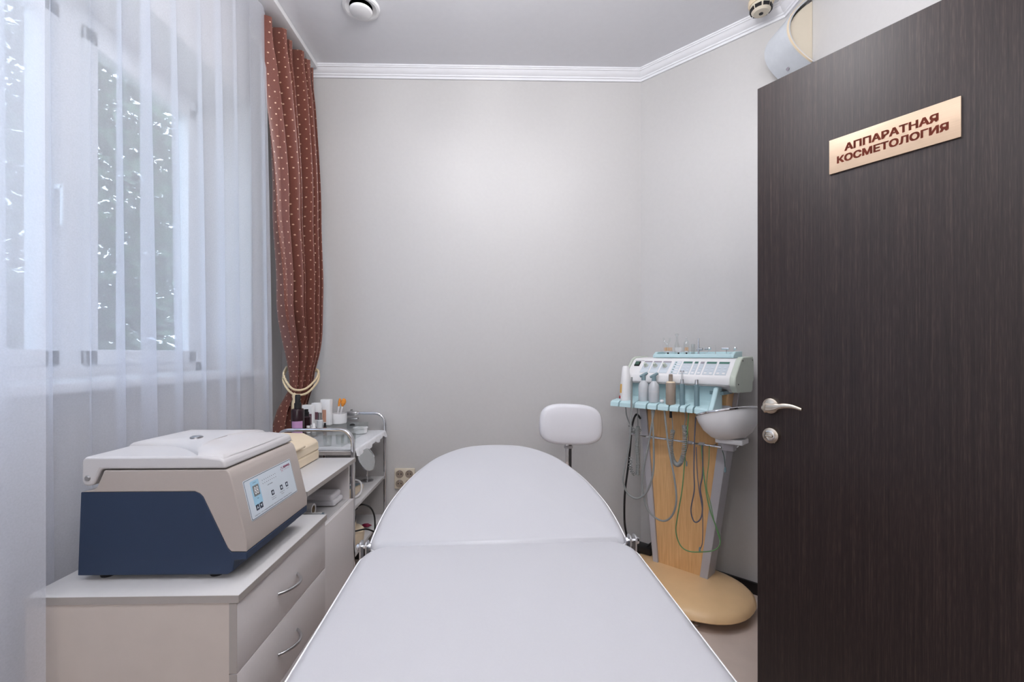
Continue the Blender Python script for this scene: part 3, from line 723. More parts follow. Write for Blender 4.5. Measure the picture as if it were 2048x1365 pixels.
# things on the open shelf
tw = thing('folded_towel', 'folded white towel on the open cabinet shelf', 'towel', (-0.765, 1.872, 0.558))
def fold_sheet(parent, y0, y1, z, th, gap, layers, x0, x1):
    for k in range(layers):
        zc = z + k * (th + gap) + th / 2
        p = [(y0, zc - th / 2), (y1 - 0.012, zc - th / 2)] + [(y1 - 0.012 + 0.012 * math.sin(a) * 1.2, zc - th / 2 * math.cos(a)) for a in (PI * q / 8 for q in range(1, 8))] + [(y1 - 0.012, zc + th / 2), (y0, zc + th / 2)]
        b = bm_(); prism(b, p, lambda u, v, w: (w, u, v + 0.0015 * math.sin(40 * u + 30 * w)), x0 + 0.003 * (k % 2), x1 - 0.004 * (k % 2))
        mk('fold_layer', b, 'towel', parent, bevel=0.009, seg=4)
fold_sheet(tw, -0.045, 0.055, 0.001, 0.024, -0.003, 1, -0.10, 0.10)
fold_sheet(tw, -0.05, 0.05, 0.0225, 0.026, -0.002, 1, -0.098, 0.092)
rl = thing('paper_roll', 'cardboard-cored white paper roll lying on the open cabinet shelf', 'paper roll', (-0.80, 1.735, 0.581))
b = bm_(); RY = Matrix.Rotation(PI / 2, 4, 'Y'); lathe(b, [(0.016, -0.08), (0.0225, -0.08), (0.0225, 0.09), (0.016, 0.09), (0.016, -0.08)], 26, RY); mk('paper', b, 'white', rl)
mk('core', lathe(bm_(), [(0.0145, -0.078), (0.0158, -0.078), (0.0158, 0.0885), (0.0145, 0.0885), (0.0145, -0.078)], 22, RY), 'ring', rl)
bx = thing('ribbed_box', 'small slate blue ribbed box on the cabinet shelf beside the dresser edge', 'box', (-0.69, 1.630, 0.558))
mk('box_body', box(bm_(), (-0.06, -0.055, 0), (0.04, 0.055, 0.030), 0.002), 'slate', bx)
for k in range(5): mk('rib', box(bm_(), (-0.056, -0.046 + k * 0.02, 0.030), (0.036, -0.037 + k * 0.02, 0.034), 0.001), 'white', bx)

# cream appliance on the cabinet
cd = thing('cream_appliance', 'cream box-shaped appliance with a front lid tab, standing behind the centrifuge', 'appliance', (-0.77, 1.53, CZ))
pf = [(0, 0.003), (0.0, 0.034), (-0.004, 0.037), (-0.004, 0.040), (0, 0.043), (-0.003, 0.070), (-0.012, 0.082), (-0.065, 0.108), (-0.16, 0.110), (-0.17, 0.10), (-0.17, 0.003)]
mk('appliance_body', prism(bm_(), pf, lambda u, v, w: (u, w, v), 0.0, 0.405), 'cream', cd, bevel=0.004)
mk('lid_line', prism(bm_(), [(-0.012, 0.0835), (-0.013, 0.0845), (-0.064, 0.1095), (-0.066, 0.1085)], lambda u, v, w: (u, w, v), 0.27, 0.272), 'creamdk', cd, smooth=False)
tp = [(0.010, 0.078), (0.012, 0.086), (-0.002, 0.097), (-0.035, 0.108), (-0.035, 0.100), (-0.008, 0.086)]
mk('lid_tab', prism(bm_(), tp, lambda u, v, w: (u, w, v), 0.13, 0.25), 'cream', cd, bevel=0.003)
for y in (0.03, 0.37):
    for x in (-0.02, -0.15): mk('rubber_foot', cyl(bm_(), (x, y, 0), (x, y, 0.004), 0.008), 'black', cd)

# ------------------------------------------------------------------ centrifuge
CE = thing('centrifuge', 'grey and navy laboratory centrifuge with a hinged lid on the dresser', 'centrifuge', (-0.765, 1.05, DZ))
ox, oz = -0.765, DZ
W1 = 0.320
def cpro(pts): return [(x - ox, z - oz) for x, z in pts]
blue = cpro([(-0.951, 0.857), (-0.958, 0.668), (-0.624, 0.667), (-0.612, 0.675), (-0.610, 0.699), (-0.580, 0.701), (-0.580, 0.718), (-0.616, 0.718), (-0.624, 0.728), (-0.679, 0.846), (-0.686, 0.853), (-0.696, 0.857)])
grey = cpro([(-0.950, 0.857), (-0.697, 0.857), (-0.685, 0.852), (-0.678, 0.845), (-0.623, 0.728), (-0.615, 0.719), (-0.580, 0.719), (-0.5805, 0.745), (-0.614, 0.885), (-0.619, 0.899), (-0.626, 0.906), (-0.898, 0.906), (-0.914, 0.868), (-0.922, 0.862)])
fy = lambda u, v, w: (u, w, v)
mk('lower_casing', prism(bm_(), blue, fy, 0.0, W1), 'blue', CE, bevel=0.002)
mk('upper_casing', prism(bm_(), grey, fy, -0.0015, W1 + 0.0015), 'beige', CE, bevel=0.006, seg=3)
lidp = cpro([(-0.947, 0.928), (-0.947, 0.880), (-0.941, 0.872), (-0.930, 0.870), (-0.920, 0.875), (-0.904, 0.909), (-0.625, 0.909), (-0.629, 0.926), (-0.638, 0.932), (-0.69, 0.938), (-0.699, 0.937), (-0.939, 0.937)])
LD = mk('lid', prism(bm_(), lidp, fy, -0.003, W1 + 0.003), 'lid', CE, bevel=0.005, seg=3)
# raised lens of the lid with a curved shoulder
arc = []
for k in range(17):
    a = k / 16; x = -0.693 - 0.25 * a
    arc.append((x, 1.05 + 0.004 + 0.118 * math.sin(min(1, a * 1.35) * PI / 2)))
far = [(-0.925, 1.365), (-0.86, 1.366), (-0.78, 1.367), (-0.70, 1.366), (-0.66, 1.365), (-0.636, 1.34), (-0.634, 1.25), (-0.634, 1.15), (-0.636, 1.056)]
ro = [(x - ox, y - 1.05) for x, y in arc + far]
b = bm_(); n = len(ro); c0 = (0.0, 0.17)
levels = [(0.0, 0.276), (0.002, 0.2835), (0.010, 0.2895), (0.026, 0.2935), (0.06, 0.2955), (0.10, 0.296)]
rings = []
for ins, z in levels:
    R = []
    for x, y in ro:
        ff = 7.0 if x > 0.10 else 1.0
        dx, dy = c0[0] - x, c0[1] - y; L = math.hypot(dx, dy); q_ = min(ins * ff, L * 0.8); R.append(b.verts.new((x + dx / L * q_, y + dy / L * q_, z)))
    rings.append(R)
for R, S in zip(rings, rings[1:]):
    for i in range(n): face(b, (R[i], R[(i+1) % n], S[(i+1) % n], S[i]))
face(b, rings[-1]); bmesh.ops.recalc_face_normals(b, faces=b.faces[:])
mk('lid_dome', b, 'lid', LD, angle=50)
bd = lathe(bm_(), [(0, 0.0055), (0.012, 0.0055), (0.0145, 0.004), (0.015, 0.0), (0, 0)], 26, Matrix.Translation((-0.031, 0.156, 0.2945))); mk('lid_badge', bd, 'steel', LD)
mk('lid_screw', lathe(bm_(), [(0, 0.003), (0.005, 0.003), (0.0065, 0.001), (0.0065, 0)], 16, Matrix.Translation((-0.168, -0.003, 0.234)) @ Matrix.Rotation(PI / 2, 4, 'X')), 'steel', LD)
for x in (-0.15, 0.10):
    for y in (0.03, W1 - 0.03): mk('rubber_foot', lathe(bm_(), [(0, 0.0), (0.014, 0.0), (0.016, 0.013), (0, 0.013)], 18, Matrix.Translation((x, y, 0))), 'black', CE)
# control panel on the sloping front face (u along +y, v up the slope)
pa, pb = Vector((-0.5805, 0.745)), Vector((-0.614, 0.885)); sl = (pb - pa).normalized(); fn_ = Vector((sl.y, -sl.x))
def fp(u, v, o=0.0): q = pa + sl * v + fn_ * o; return Vector((q.x - ox, u - 1.05, q.y - oz))
PY0, PY1, PV0, PV1 = 1.084, 1.322, 0.030, 0.127
def fpoly(pts, o0, o1, m, name, parent): return mk(name, prism(bm_(), pts, lambda u, v, w: fp(u, v, w), o0, o1), m, parent, smooth=False)
pn = fpoly(rrect(PY0, PV0, PY1, PV1, 0.004), 0.0, 0.0010, 'panel', 'control_panel', CE)
fpoly(rrect(PY0 + 0.0016, PV0 + 0.0016, PY1 - 0.0016, PV1 - 0.0016, 0.0035), 0.0010, 0.0012, 'dark', 'panel_border', pn)
fpoly(rrect(PY0 + 0.0029, PV0 + 0.0029, PY1 - 0.0029, PV1 - 0.0029, 0.003), 0.0012, 0.0014, 'panel', 'panel_sheet', pn)
fpoly(rrect(PY0 + 0.024, 0.058, PY0 + 0.062, 0.118, 0.004), 0.0014, 0.0016, 'panelblue', 'display_field', pn)
fpoly(rrect(PY0 + 0.031, 0.080, PY0 + 0.057, 0.106, 0.001), 0.0016, 0.0018, 'lcd', 'display', pn)
b = bm_()
add_text(b, text_mesh('88', 0.018, 0.018, bold=0.0), lambda u, v: fp(PY0 + 0.044 + u, 0.093 + v, 0.0020)); mk('display_digits', b, 'white', pn, smooth=False)
def key(u, v, s, hole):
    k = fpoly(rrect(u - s, v - s, u + s, v + s, 0.001), 0.0014, 0.0018, 'dark', 'key', pn)
    fpoly([(u + s * 0.55 * a, v + s * 0.55 * c) for a, c in hole], 0.0018, 0.0020, 'panel', 'key_mark', k)
rnd = [(math.cos(2*PI*q/10), math.sin(2*PI*q/10)) for q in range(10)]
key(PY0 + 0.0335, 0.0535, 0.0068, [(-1, -0.7), (1, -0.7), (0, 0.9)]); key(PY0 + 0.0505, 0.0535, 0.0068, [(-1, 0.7), (0, -0.9), (1, 0.7)])
for u in (PY0 + 0.112, PY0 + 0.158, PY0 + 0.188): key(u, 0.066, 0.0062, rnd)
b = bm_()
for u, s_ in ((PY0 + 0.112, ('Открыта', 'крышка')), (PY0 + 0.158, ('Открытие', 'Стоп')), (PY0 + 0.188, ('Пуск',))):
    for i, q in enumerate(s_): add_text(b, text_mesh(q, 0.0028, 0.0034 * len(q)), lambda uu, v, i=i, u=u: fp(u + uu, 0.0545 - 0.0048 * i + v, 0.0016))
add_text(b, text_mesh('Центрифуга медицинская лабораторная «Армед» 80-2S', 0.004, 0.188), lambda u, v: fp(PY0 + 0.108 + u, 0.0375 + v, 0.0016))
add_text(b, text_mesh('Скорость', 0.0026, 0.016), lambda u, v: fp(PY0 + 0.043 + u, 0.1125 + v, 0.0018)); add_text(b, text_mesh('Мин', 0.0026, 0.007), lambda u, v: fp(PY0 + 0.044 + u, 0.0735 + v, 0.0018))
for i in range(8):
    u = PY0 + 0.078 + i * 0.0092
    for c in range(2):
        P = [(u + 0.0013 * math.cos(2*PI*q/6), 0.108 - 0.0085 * c + 0.0013 * math.sin(2*PI*q/6)) for q in range(6)]; face(b, [b.verts.new(fp(x, y, 0.0016)) for x, y in P])
add_text(b, text_mesh('х100 об/мин', 0.003, 0.026), lambda u, v: fp(PY0 + 0.108 + u, 0.0905 + v, 0.0016))
mk('panel_print', b, 'dark', pn, smooth=False)
b = bm_()
add_text(b, text_mesh('армед', 0.0075, 0.036), lambda u, v: fp(PY0 + 0.209 + u, 0.113 + v, 0.0016), 0.0004); add_text(b, text_mesh('медицинская', 0.0018, 0.032), lambda u, v: fp(PY0 + 0.209 + u, 0.106 + v, 0.0016))
for i in range(6):
    a = 2*PI*i/6
    for r_, s_ in ((0.0045, 0.0014), (0.0075, 0.0010)):
        cx, cy = PY0 + 0.181 + r_ * math.cos(a), 0.110 + r_ * math.sin(a)
        face(b, [b.verts.new(fp(cx + s_ * math.cos(2*PI*q/6), cy + s_ * math.sin(2*PI*q/6), 0.0016)) for q in range(6)])
mk('logo_print', b, 'magenta', pn, smooth=False)

# ------------------------------------------------------------------ trolley
TRX0, TRX1, TRY0, TRY1 = -0.99, -0.655, 2.02, 2.575
TO = thing('chrome_trolley', 'three-tier chrome trolley with white shelves by the back wall', 'trolley', (-0.84, 2.30, 0))
tx, ty = -0.84, 2.30
def arch(y):
    pts = [(TRX0, y, 0.06), (TRX0, y, 0.77)] + [(TRX0 + 0.055 - 0.055 * math.cos(a), y, 0.77 + 0.065 * math.sin(a)) for a in (PI / 2 * k / 6 for k in range(1, 7))]
    pts += [(TRX1 - 0.055 + 0.055 * math.sin(a), y, 0.77 + 0.065 * math.cos(a)) for a in (PI / 2 * k / 6 for k in range(0, 7))] + [(TRX1, y, 0.06)]
    return [(x - tx, yy - ty, z) for x, yy, z in pts]
def flat_tube(path, w, dpt, y_axis=True):
    b = bm_(); P = [Vector(p) for p in path]; R = []
    for i, p in enumerate(P):
        dd = (P[min(i+1, len(P)-1)] - P[max(i-1, 0)]).normalized(); s = Vector((0, 1, 0)); q = dd.cross(s).normalized()
        R.append([b.verts.new(p + s * dpt * math.copysign(abs(math.sin(a)) ** 0.5, math.sin(a)) + q * w * math.copysign(abs(math.cos(a)) ** 0.5, math.cos(a))) for a in (2*PI*(k+0.5)/12 for k in range(12))])
    for A, B in zip(R, R[1:]):
        for k in range(12): face(b, (A[k], A[(k+1) % 12], B[(k+1) % 12], B[k]))
    face(b, R[0][::-1]); face(b, R[-1]); bmesh.ops.recalc_face_normals(b, faces=b.faces[:]); return b
for y in (TRY0, TRY1): mk('end_frame', flat_tube(arch(y), 0.0075, 0.012), 'chrome', TO)
for z in (0.738, 0.484, 0.27):
    s = mk('trolley_shelf', box(bm_(), (TRX0 - tx + 0.008, TRY0 - ty + 0.010, z - 0.017), (TRX1 - tx - 0.004, TRY1 - ty - 0.010, z), 0.002), 'laminate', TO)
    mk('shelf_edge', box(bm_(), (TRX0 - tx + 0.009, TRY0 - ty + 0.0085, z - 0.0172), (TRX1 - tx - 0.005, TRY0 - ty + 0.0105, z - 0.001)), 'lam_edge', s)
for x in (TRX0, TRX1):
    for y in (TRY0, TRY1):
        c = mk('caster', cyl(bm_(), (x - tx - 0.01, y - ty, 0.026), (x - tx + 0.01, y - ty, 0.026), 0.026), 'black', TO)
cl = bm_(); box(cl, (-0.025, TRY1 - ty - 0.030, 0.825), (0.035, TRY1 - ty + 0.012, 0.848), 0.004); box(cl, (-0.010, TRY1 - ty - 0.055, 0.806), (0.045, TRY1 - ty - 0.02, 0.816), 0.003); cyl(cl, (0.0, TRY1 - ty - 0.01, 0.848), (0.0, TRY1 - ty - 0.01, 0.860), 0.006)
mk('frame_clamp', cl, 'steel', TO)
# plastic film over the top shelf
def filmfn(a, s):
    x0, x1 = TRX0 + 0.03, TRX1 + 0.002; y = TRY0 + 0.016 + (TRY1 - TRY0 - 0.032) * a
    W = x1 - x0; q = s * (W + 0.034)
    wv = 0.0018 * math.sin(60 * a + 9 * s) + 0.001 * math.sin(130 * s + 7 * a)
    if q < W: return Vector((x0 + q, y, 0.7415 + abs(wv) * 0.6))
    e = q - W; return Vector((x1 + 0.006 * math.sin(e / 0.034 * PI / 2) + 0.006 * abs(math.sin(34 * a)) * e / 0.034 + 0.003, y, 0.7415 - e * (0.75 + 0.25 * math.sin(21 * a))))
fm = mat('white_film', (236, 237, 241), 0.3, trans=0.2, var=0.02)
tag(cloth('film_cover', filmfn, 70, 60, fm, 1, 1), 'thin white plastic film spread over the top trolley shelf, crumpled along its edge', 'film')
TZ = 0.745
def bottle(name, label, cat, p, prof, m, cap=None, capm='black', lab=None, labm='lilac', group=None, n=24, la=(0.6, 2.4)):
    t = thing(name, label, cat, p, 0, group)
    mk('bottle_body', lathe(bm_(), prof, n), m, t)
    if cap: mk('cap', lathe(bm_(), cap, n), capm, t)
    if lab:
        r, z0, z1 = lab; b = bm_(); V = []
        a0, a1 = la
        for k in range(11):
            a = -PI / 2 - a0 / 2 + (a1 - a0) * k / 10 - 0.3; V.append((b.verts.new((r * math.cos(a), r * math.sin(a), z0)), b.verts.new((r * math.cos(a), r * math.sin(a), z1))))
        for A, B in zip(V, V[1:]): face(b, (A[0], B[0], B[1], A[1]))
        mk('bottle_label', b, labm, t)
    return t
# clear riser on the shelf
RZ = 0.800
rs = thing('acrylic_riser', 'clear acrylic riser stand carrying bottles on the top trolley shelf', 'riser', (-0.85, 2.31, TZ))
mk('riser_top', box(bm_(), (-0.125, -0.225, RZ - TZ - 0.004), (0.125, 0.19, RZ - TZ - 0.0005)), 'glass', rs, smooth=False)
for x in (-0.123, 0.122): mk('riser_side', box(bm_(), (x - 0.0015, -0.225, 0.0005), (x + 0.0015, 0.19, RZ - TZ - 0.004)), 'glass', rs, smooth=False)
mk('riser_back', box(bm_(), (-0.12, 0.187, 0.0005), (0.12, 0.19, RZ - TZ - 0.004)), 'glass', rs, smooth=False)
bottle('spray_bottle', 'tall dark spray bottle with a lilac label on the trolley', 'bottle', (-0.938, 2.115, RZ), [(0, 0), (0.027, 0), (0.028, 0.004), (0.028, 0.108), (0.025, 0.116), (0.012, 0.120), (0.012, 0.126), (0, 0.126)], 'amber',
       [(0.0155, 0.118), (0.0155, 0.142), (0.012, 0.145), (0.0115, 0.178), (0.009, 0.182), (0, 0.182)], 'black', (0.0284, 0.004, 0.062), 'lilac')
bottle('dark_bottle', 'short dark bottle with a black cap next to the tall spray bottle', 'bottle', (-0.935, 2.20, RZ), [(0, 0), (0.018, 0), (0.019, 0.003), (0.019, 0.066), (0.010, 0.074), (0, 0.074)], 'amber',
       [(0.0125, 0.072), (0.0125, 0.090), (0.009, 0.092), (0.009, 0.104), (0, 0.104)], 'black')
def carton(label, px0, px1, ytop, yb, Y, band, bm_name, dpt=0.03):
    a = at(px0, yb, Y=Y); c = at(px1, yb, Y=Y); h = at(px0, ytop, Y=Y).z - RZ
    t = thing('cosmetic_carton', label, 'carton', ((a.x + c.x) / 2, Y, RZ), math.radians(-8), 'white cosmetic cartons')
    wdt = (c.x - a.x)
    mk('carton_body', box(bm_(), (-wdt / 2, 0, 0), (wdt / 2, dpt, h), 0.0008), 'white', t)
    mk('carton_print', box(bm_(), (-wdt / 2 + band[0] * wdt, -0.0006, band[2] * h), (-wdt / 2 + band[1] * wdt, 0.0, band[3] * h)), bm_name, t, smooth=False)
carton('white carton with a plum panel, just right of the short dark bottle', 603, 624, 811, 850, 2.29, (0.25, 1.0, 0.15, 0.62), 'plum')
carton('white carton with a mauve panel in the middle of the row', 622, 638, 807, 850, 2.33, (0.15, 0.95, 0.3, 0.62), 'plum')
carton('tallest white carton with a peach panel, rightmost of the row', 640, 660, 800, 846, 2.38, (0.22, 0.62, 0.12, 0.6), 'peach')
dprof = [(0, 0), (0.0095, 0), (0.010, 0.002), (0.010, 0.020), (0.006, 0.025), (0, 0.025)]; dcap = [(0.0068, 0.024), (0.0068, 0.036), (0.004, 0.042), (0, 0.043)]
for px_, py_, lb in ((607, 856, 'tiny white dropper bottle nearest the short dark bottle'), (618, 853, 'squat tiny white bottle between two dropper bottles'), (626, 850, 'tiny white dropper bottle beside the clear bottle')):
    q = at(px_, py_, Y=2.16)
    bottle('dropper_bottle', lb, 'bottle', (q.x, 2.13 + (px_ - 607) * 0.002, RZ), dprof, 'white', dcap if 'squat' not in lb else [(0.008, 0.024), (0.008, 0.032), (0, 0.033)], 'white', group='tiny white bottles')
q = at(640, 850, Y=2.2)
bottle('clear_bottle', 'small clear bottle with a silver collar on the trolley', 'bottle', (q.x, 2.2, RZ), [(0, 0), (0.014, 0), (0.0145, 0.002), (0.0145, 0.050), (0.010, 0.055), (0, 0.055)], 'milky', [(0.011, 0.054), (0.011, 0.062), (0.0095, 0.062), (0.0095, 0.088), (0, 0.088)], 'steel')
q = at(650, 851, Y=2.2)
bottle('brown_vial', 'tiny brown vial with a tan label and dark cap', 'bottle', (q.x, 2.2, RZ), [(0, 0), (0.008, 0), (0.008, 0.018), (0.004, 0.022), (0, 0.022)], 'amber', [(0.005, 0.021), (0.005, 0.038), (0, 0.038)], 'black', (0.0083, 0.004, 0.016), 'peach')
q = at(677, 842, Y=2.45)
cu = thing('brush_cup', 'white cup holding make-up brushes on the trolley', 'cup', (q.x, 2.45, RZ)); mk('cup_body', lathe(bm_(), [(0, 0.0), (0.040, 0), (0.042, 0.003), (0.043, 0.052), (0.0405, 0.052), (0.039, 0.004), (0, 0.004)], 32), 'white', cu)
for dx, tl, lb, hm in ((-0.012, 0.16, 'make-up brush with a thin orange tip, left one in the white cup', 0.007), (0.0, 0.24, 'make-up brush with a fluffy orange head, right one in the white cup', 0.014)):
    br = thing('makeup_brush', lb, 'brush', (q.x + dx, 2.45, RZ + 0.006), 0, 'brushes in the white cup'); br.rotation_euler = (0, tl, 0)
    mk('brush_handle', tube(bm_(), [(0, 0, 0), (0, 0, 0.05), (0, 0, 0.085)], [0.003, 0.0042, 0.0048], 10), 'white', br)
    mk('bristles', lathe(bm_(), [(0.0046, 0.085), (hm * 0.8, 0.098), (hm, 0.112), (hm * 0.7, 0.124), (0, 0.130)], 14), 'orange', br)
q = at(721, 867, z=TZ)
bo = thing('white_dish', 'round white dish with a rim on the trolley film', 'dish', (q.x, q.y, TZ)); mk('dish_body', lathe(bm_(), [(0, 0), (0.030, 0), (0.034, 0.004), (0.035, 0.026), (0.039, 0.028), (0.039, 0.032), (0.032, 0.033), (0.030, 0.02), (0, 0.018)], 36), 'white', bo)
lid = at(702, 846, Y=2.38)
blk = thing('black_lid', 'small black lid lying on the clear riser beside the cup', 'lid', (-0.772, 2.37, RZ)); mk('lid_body', lathe(bm_(), [(0, 0), (0.013, 0), (0.014, 0.003), (0.009, 0.007), (0, 0.009)], 20), 'black', blk)
for px_, lb in ((655, 'clear glass beaker leftmost under the riser'), (676, 'clear glass beaker in the middle under the riser'), (696, 'clear glass beaker rightmost under the riser, next to the trolley frame')):
    q = at(px_, 895, Y=2.13)
    bk = thing('glass_beaker', lb, 'beaker', (q.x, 2.13 + (px_ - 655) * 0.0012, TZ), 0, 'clear beakers')
    mk('beaker_body', lathe(bm_(), [(0, 0.001), (0.017, 0.001), (0.018, 0.003), (0.0205, 0.046), (0.019, 0.046), (0.0165, 0.005), (0, 0.004)], 24), 'glass', bk)
# mirror on the middle shelf
mi = thing('table_mirror', 'round tilting table mirror on the middle trolley shelf', 'mirror', (-0.725, 2.47, 0.484), 0)
mk('mirror_base', lathe(bm_(), [(0, 0), (0.034, 0), (0.034, 0.004), (0.006, 0.008), (0.005, 0.012), (0, 0.012)], 30), 'steel', mi)
mk('mirror_stem', cyl(bm_(), (0, 0, 0.01), (0, 0, 0.075), 0.0035), 'chrome', mi)
mm = Matrix.Translation((0.0, -0.008, 0.122)) @ Vector((0.90, -0.30, 0.40)).to_track_quat('Z', 'Y').to_matrix().to_4x4()
mk('mirror_rim', lathe(bm_(), [(0, -0.005), (0.064, -0.005), (0.068, -0.002), (0.068, 0.002), (0.065, 0.003), (0.064, 0.0015)], 44, mm), 'chrome', mi)
mk('mirror_glass', lathe(bm_(), [(0, 0.0018), (0.064, 0.0018)], 44, mm), 'mirror', mi)
dv = thing('handheld_device', 'grey-topped cream device with a white cable on the middle trolley shelf', 'device', (-0.76, 2.25, 0.484))
mk('device_body', prism(bm_(), [(-0.10, 0), (0.09, 0), (0.09, 0.022), (-0.10, 0.048)], lambda u, v, w: (w, u, v), -0.06, 0.055), 'cream', dv, bevel=0.004)
mk('device_top', prism(bm_(), [(-0.09, 0.0475), (0.08, 0.0245), (0.08, 0.027), (-0.09, 0.050)], lambda u, v, w: (w, u, v), -0.05, 0.045), 'slate', dv, bevel=0.001)
cb = spline([(0.03, -0.04, 0.05), (0.05, -0.03, 0.075), (0.08, -0.035, 0.06), (0.085, -0.06, 0.02), (0.06, -0.10, 0.004), (0.03, -0.14, 0.004), (0.06, -0.17, 0.004)], 6); mk('device_cable', tube(bm_(), cb, 0.0042, 8), 'white', dv)
# round cream heater on the bottom shelf
he = thing('round_heater', 'round cream heater with black cables on the bottom trolley shelf', 'heater', (-0.745, 2.20, 0.27))
mk('heater_base', lathe(bm_(), [(0, 0), (0.072, 0), (0.080, 0.004), (0.084, 0.035), (0.082, 0.052), (0.074, 0.060), (0.05, 0.064), (0, 0.066)], 40), 'cream', he)
mk('heater_neck', lathe(bm_(), [(0.045, 0.064), (0.045, 0.10), (0.038, 0.108), (0, 0.11)], 30), 'cream', he)
for pts in ([(0.0, -0.05, 0.075), (0.05, -0.06, 0.07), (0.10, -0.02, 0.065), (0.13, 0.03, 0.03)], [(0.01, -0.03, 0.085), (0.05, -0.05, 0.10), (0.055, -0.04, 0.13), (0.03, -0.02, 0.145), (0.045, 0.02, 0.15)], [(0.03, 0.0, 0.145), (0.06, 0.03, 0.165), (0.10, 0.04, 0.15), (0.12, 0.05, 0.10), (0.12, 0.06, 0.02)]):
    mk('power_cable', tube(bm_(), spline(pts, 7), 0.004, 8), 'black', he)
mr_ = thing('maroon_clip', 'small maroon clip among the black cables on the bottom shelf', 'clip', (-0.70, 2.37, 0.27)); mk('clip_jaw', lathe(bm_(), [(0, -0.03), (0.009, -0.012), (0.010, 0.008), (0, 0.03)], 14, Matrix.Translation((0, 0, 0.012)) @ RY), 'maroon', mr_); mk('clip_grip', tube(bm_(), [(-0.03, 0, 0.012), (-0.05, 0.01, 0.012)], 0.005, 8), 'black', mr_)

# ------------------------------------------------------------------ beauty machine on the diagonal wall
C0 = Vector((DX0, YB, 0)); US = Vector((math.sqrt(0.5), -math.sqrt(0.5), 0)); UN = Vector((-math.sqrt(0.5), -math.sqrt(0.5), 0))
def MW(s, n, z): return C0 + US * s + UN * n + Vector((0, 0, z))
S0, N0 = 0.325, 0.20
BMc = thing('beauty_machine', 'floor-standing beauty machine with a console on a beech column and tan base', 'beauty machine', MW(S0, N0, 0), -PI / 4)
def ml(s, n, z): return Vector((s - S0, -(n - N0), z))      # (along wall, out from wall, up) -> machine local
# padded base
b = bm_(); n = 48; rings = []
out = []
for i in range(n):
    a = 2 * PI * i / n; c, s_ = math.cos(a), math.sin(a)
    out.append((0.345 + math.copysign(abs(c) ** 0.8, c) * 0.335, 0.285 + math.copysign(abs(s_) ** 0.85, s_) * 0.25 - 0.03 * (c > 0) * c * 0))
for ins, z in ((0.05, 0.035), (0.012, 0.038), (0.0, 0.048), (0.004, 0.064), (0.022, 0.082), (0.06, 0.094), (0.11, 0.099), (0.18, 0.1)):
    rings.append([b.verts.new(ml(0.345 + (x - 0.345) * (1 - ins / 0.34), 0.275 + (y - 0.275) * (1 - ins / 0.24), z)) for x, y in out])
for R, S in zip(rings, rings[1:]):
    for i in range(n): face(b, (R[i], R[(i+1) % n], S[(i+1) % n], S[i]))
face(b, rings[0]); face(b, rings[-1]); bmesh.ops.recalc_face_normals(b, faces=b.faces[:])
mk('padded_base', b, 'leather', BMc, angle=60)
for s_, q in ((0.12, 0.12), (0.57, 0.12), (0.12, 0.42), (0.50, 0.455)):
    mk('base_foot', lathe(bm_(), [(0, 0), (0.016, 0), (0.016, 0.010), (0.009, 0.014), (0.009, 0.037), (0, 0.037)], 18, Matrix.Translation(ml(s_, q, 0))), 'steel', BMc)
# wedge column: beech front between two grey rails, both leaning outwards to the top
def quadcol(name, pts_b, pts_t, z0, z1, m, n0, n1, bev=0.002):
    b = bm_(); P = []
    for (sa, sb), z in ((pts_b, z0), (pts_t, z1)):
        P.append([b.verts.new(ml(s_, q, z)) for s_, q in ((sa, n0), (sb, n0), (sb, n1), (sa, n1))])
    face(b, P[0][::-1]); face(b, P[1])
    for i in range(4): face(b, (P[0][i], P[0][(i+1) % 4], P[1][(i+1) % 4], P[1][i]))
    bmesh.ops.recalc_face_normals(b, faces=b.faces[:]); return mk(name, b, m, BMc, bevel=bev)
quadcol('column_panel', (0.213, 0.424), (0.140, 0.552), 0.095, 0.990, 'beech', 0.215, 0.13)
quadcol('column_rail', (0.186, 0.213), (0.100, 0.140), 0.095, 0.99, 'rail', 0.225, 0.13)
quadcol('column_rail', (0.424, 0.462), (0.530, 0.575), 0.095, 0.905, 'rail', 0.225, 0.13)
quadcol('column_back', (0.19, 0.458), (0.12, 0.57), 0.095, 0.985, 'rail', 0.129, 0.115)
# console
cpf = [(0.330, 1.030), (0.333, 1.040), (0.328, 1.066), (0.250, 1.138), (0.225, 1.148), (0.11, 1.152), (0.085, 1.14), (0.085, 1.00), (0.10, 0.992), (0.22, 0.992), (0.26, 1.010), (0.31, 1.024)]
SA, SB = 0.092, 0.596
HS = mk('console_housing', prism(bm_(), cpf, lambda u, v, w: ml(w, u, v), SA, SB), 'white', BMc, bevel=0.003)
ecp = [(0.305, 0.998), (0.335, 1.028), (0.336, 1.045), (0.330, 1.070), (0.255, 1.144), (0.225, 1.155), (0.09, 1.158), (0.075, 1.14), (0.075, 1.045), (0.09, 1.035), (0.095, 1.0), (0.11, 0.99)]
for s_, e_ in ((SB, SB + 0.026), (SA - 0.012, SA)):
    ec = mk('end_cap', prism(bm_(), ecp, lambda u, v, w: ml(w, u, v), s_, e_), 'mint', BMc, bevel=0.005, seg=3)
    if s_ == SB:
        for u, v in ((0.238, 1.138), (0.298, 1.035), (0.10, 1.140)): mk('cap_screw', tube(bm_(), [ml(e_ - 0.001, u, v), ml(e_ + 0.0015, u, v)], 0.003, 8), 'black', ec)
mk('fascia_gap', prism(bm_(), [(0.3285, 1.0255), (0.3285, 1.0285), (0.31, 1.0285), (0.31, 1.0225)], lambda u, v, w: ml(w, u, v), SA + 0.002, SB - 0.002), 'frame', HS, smooth=False)
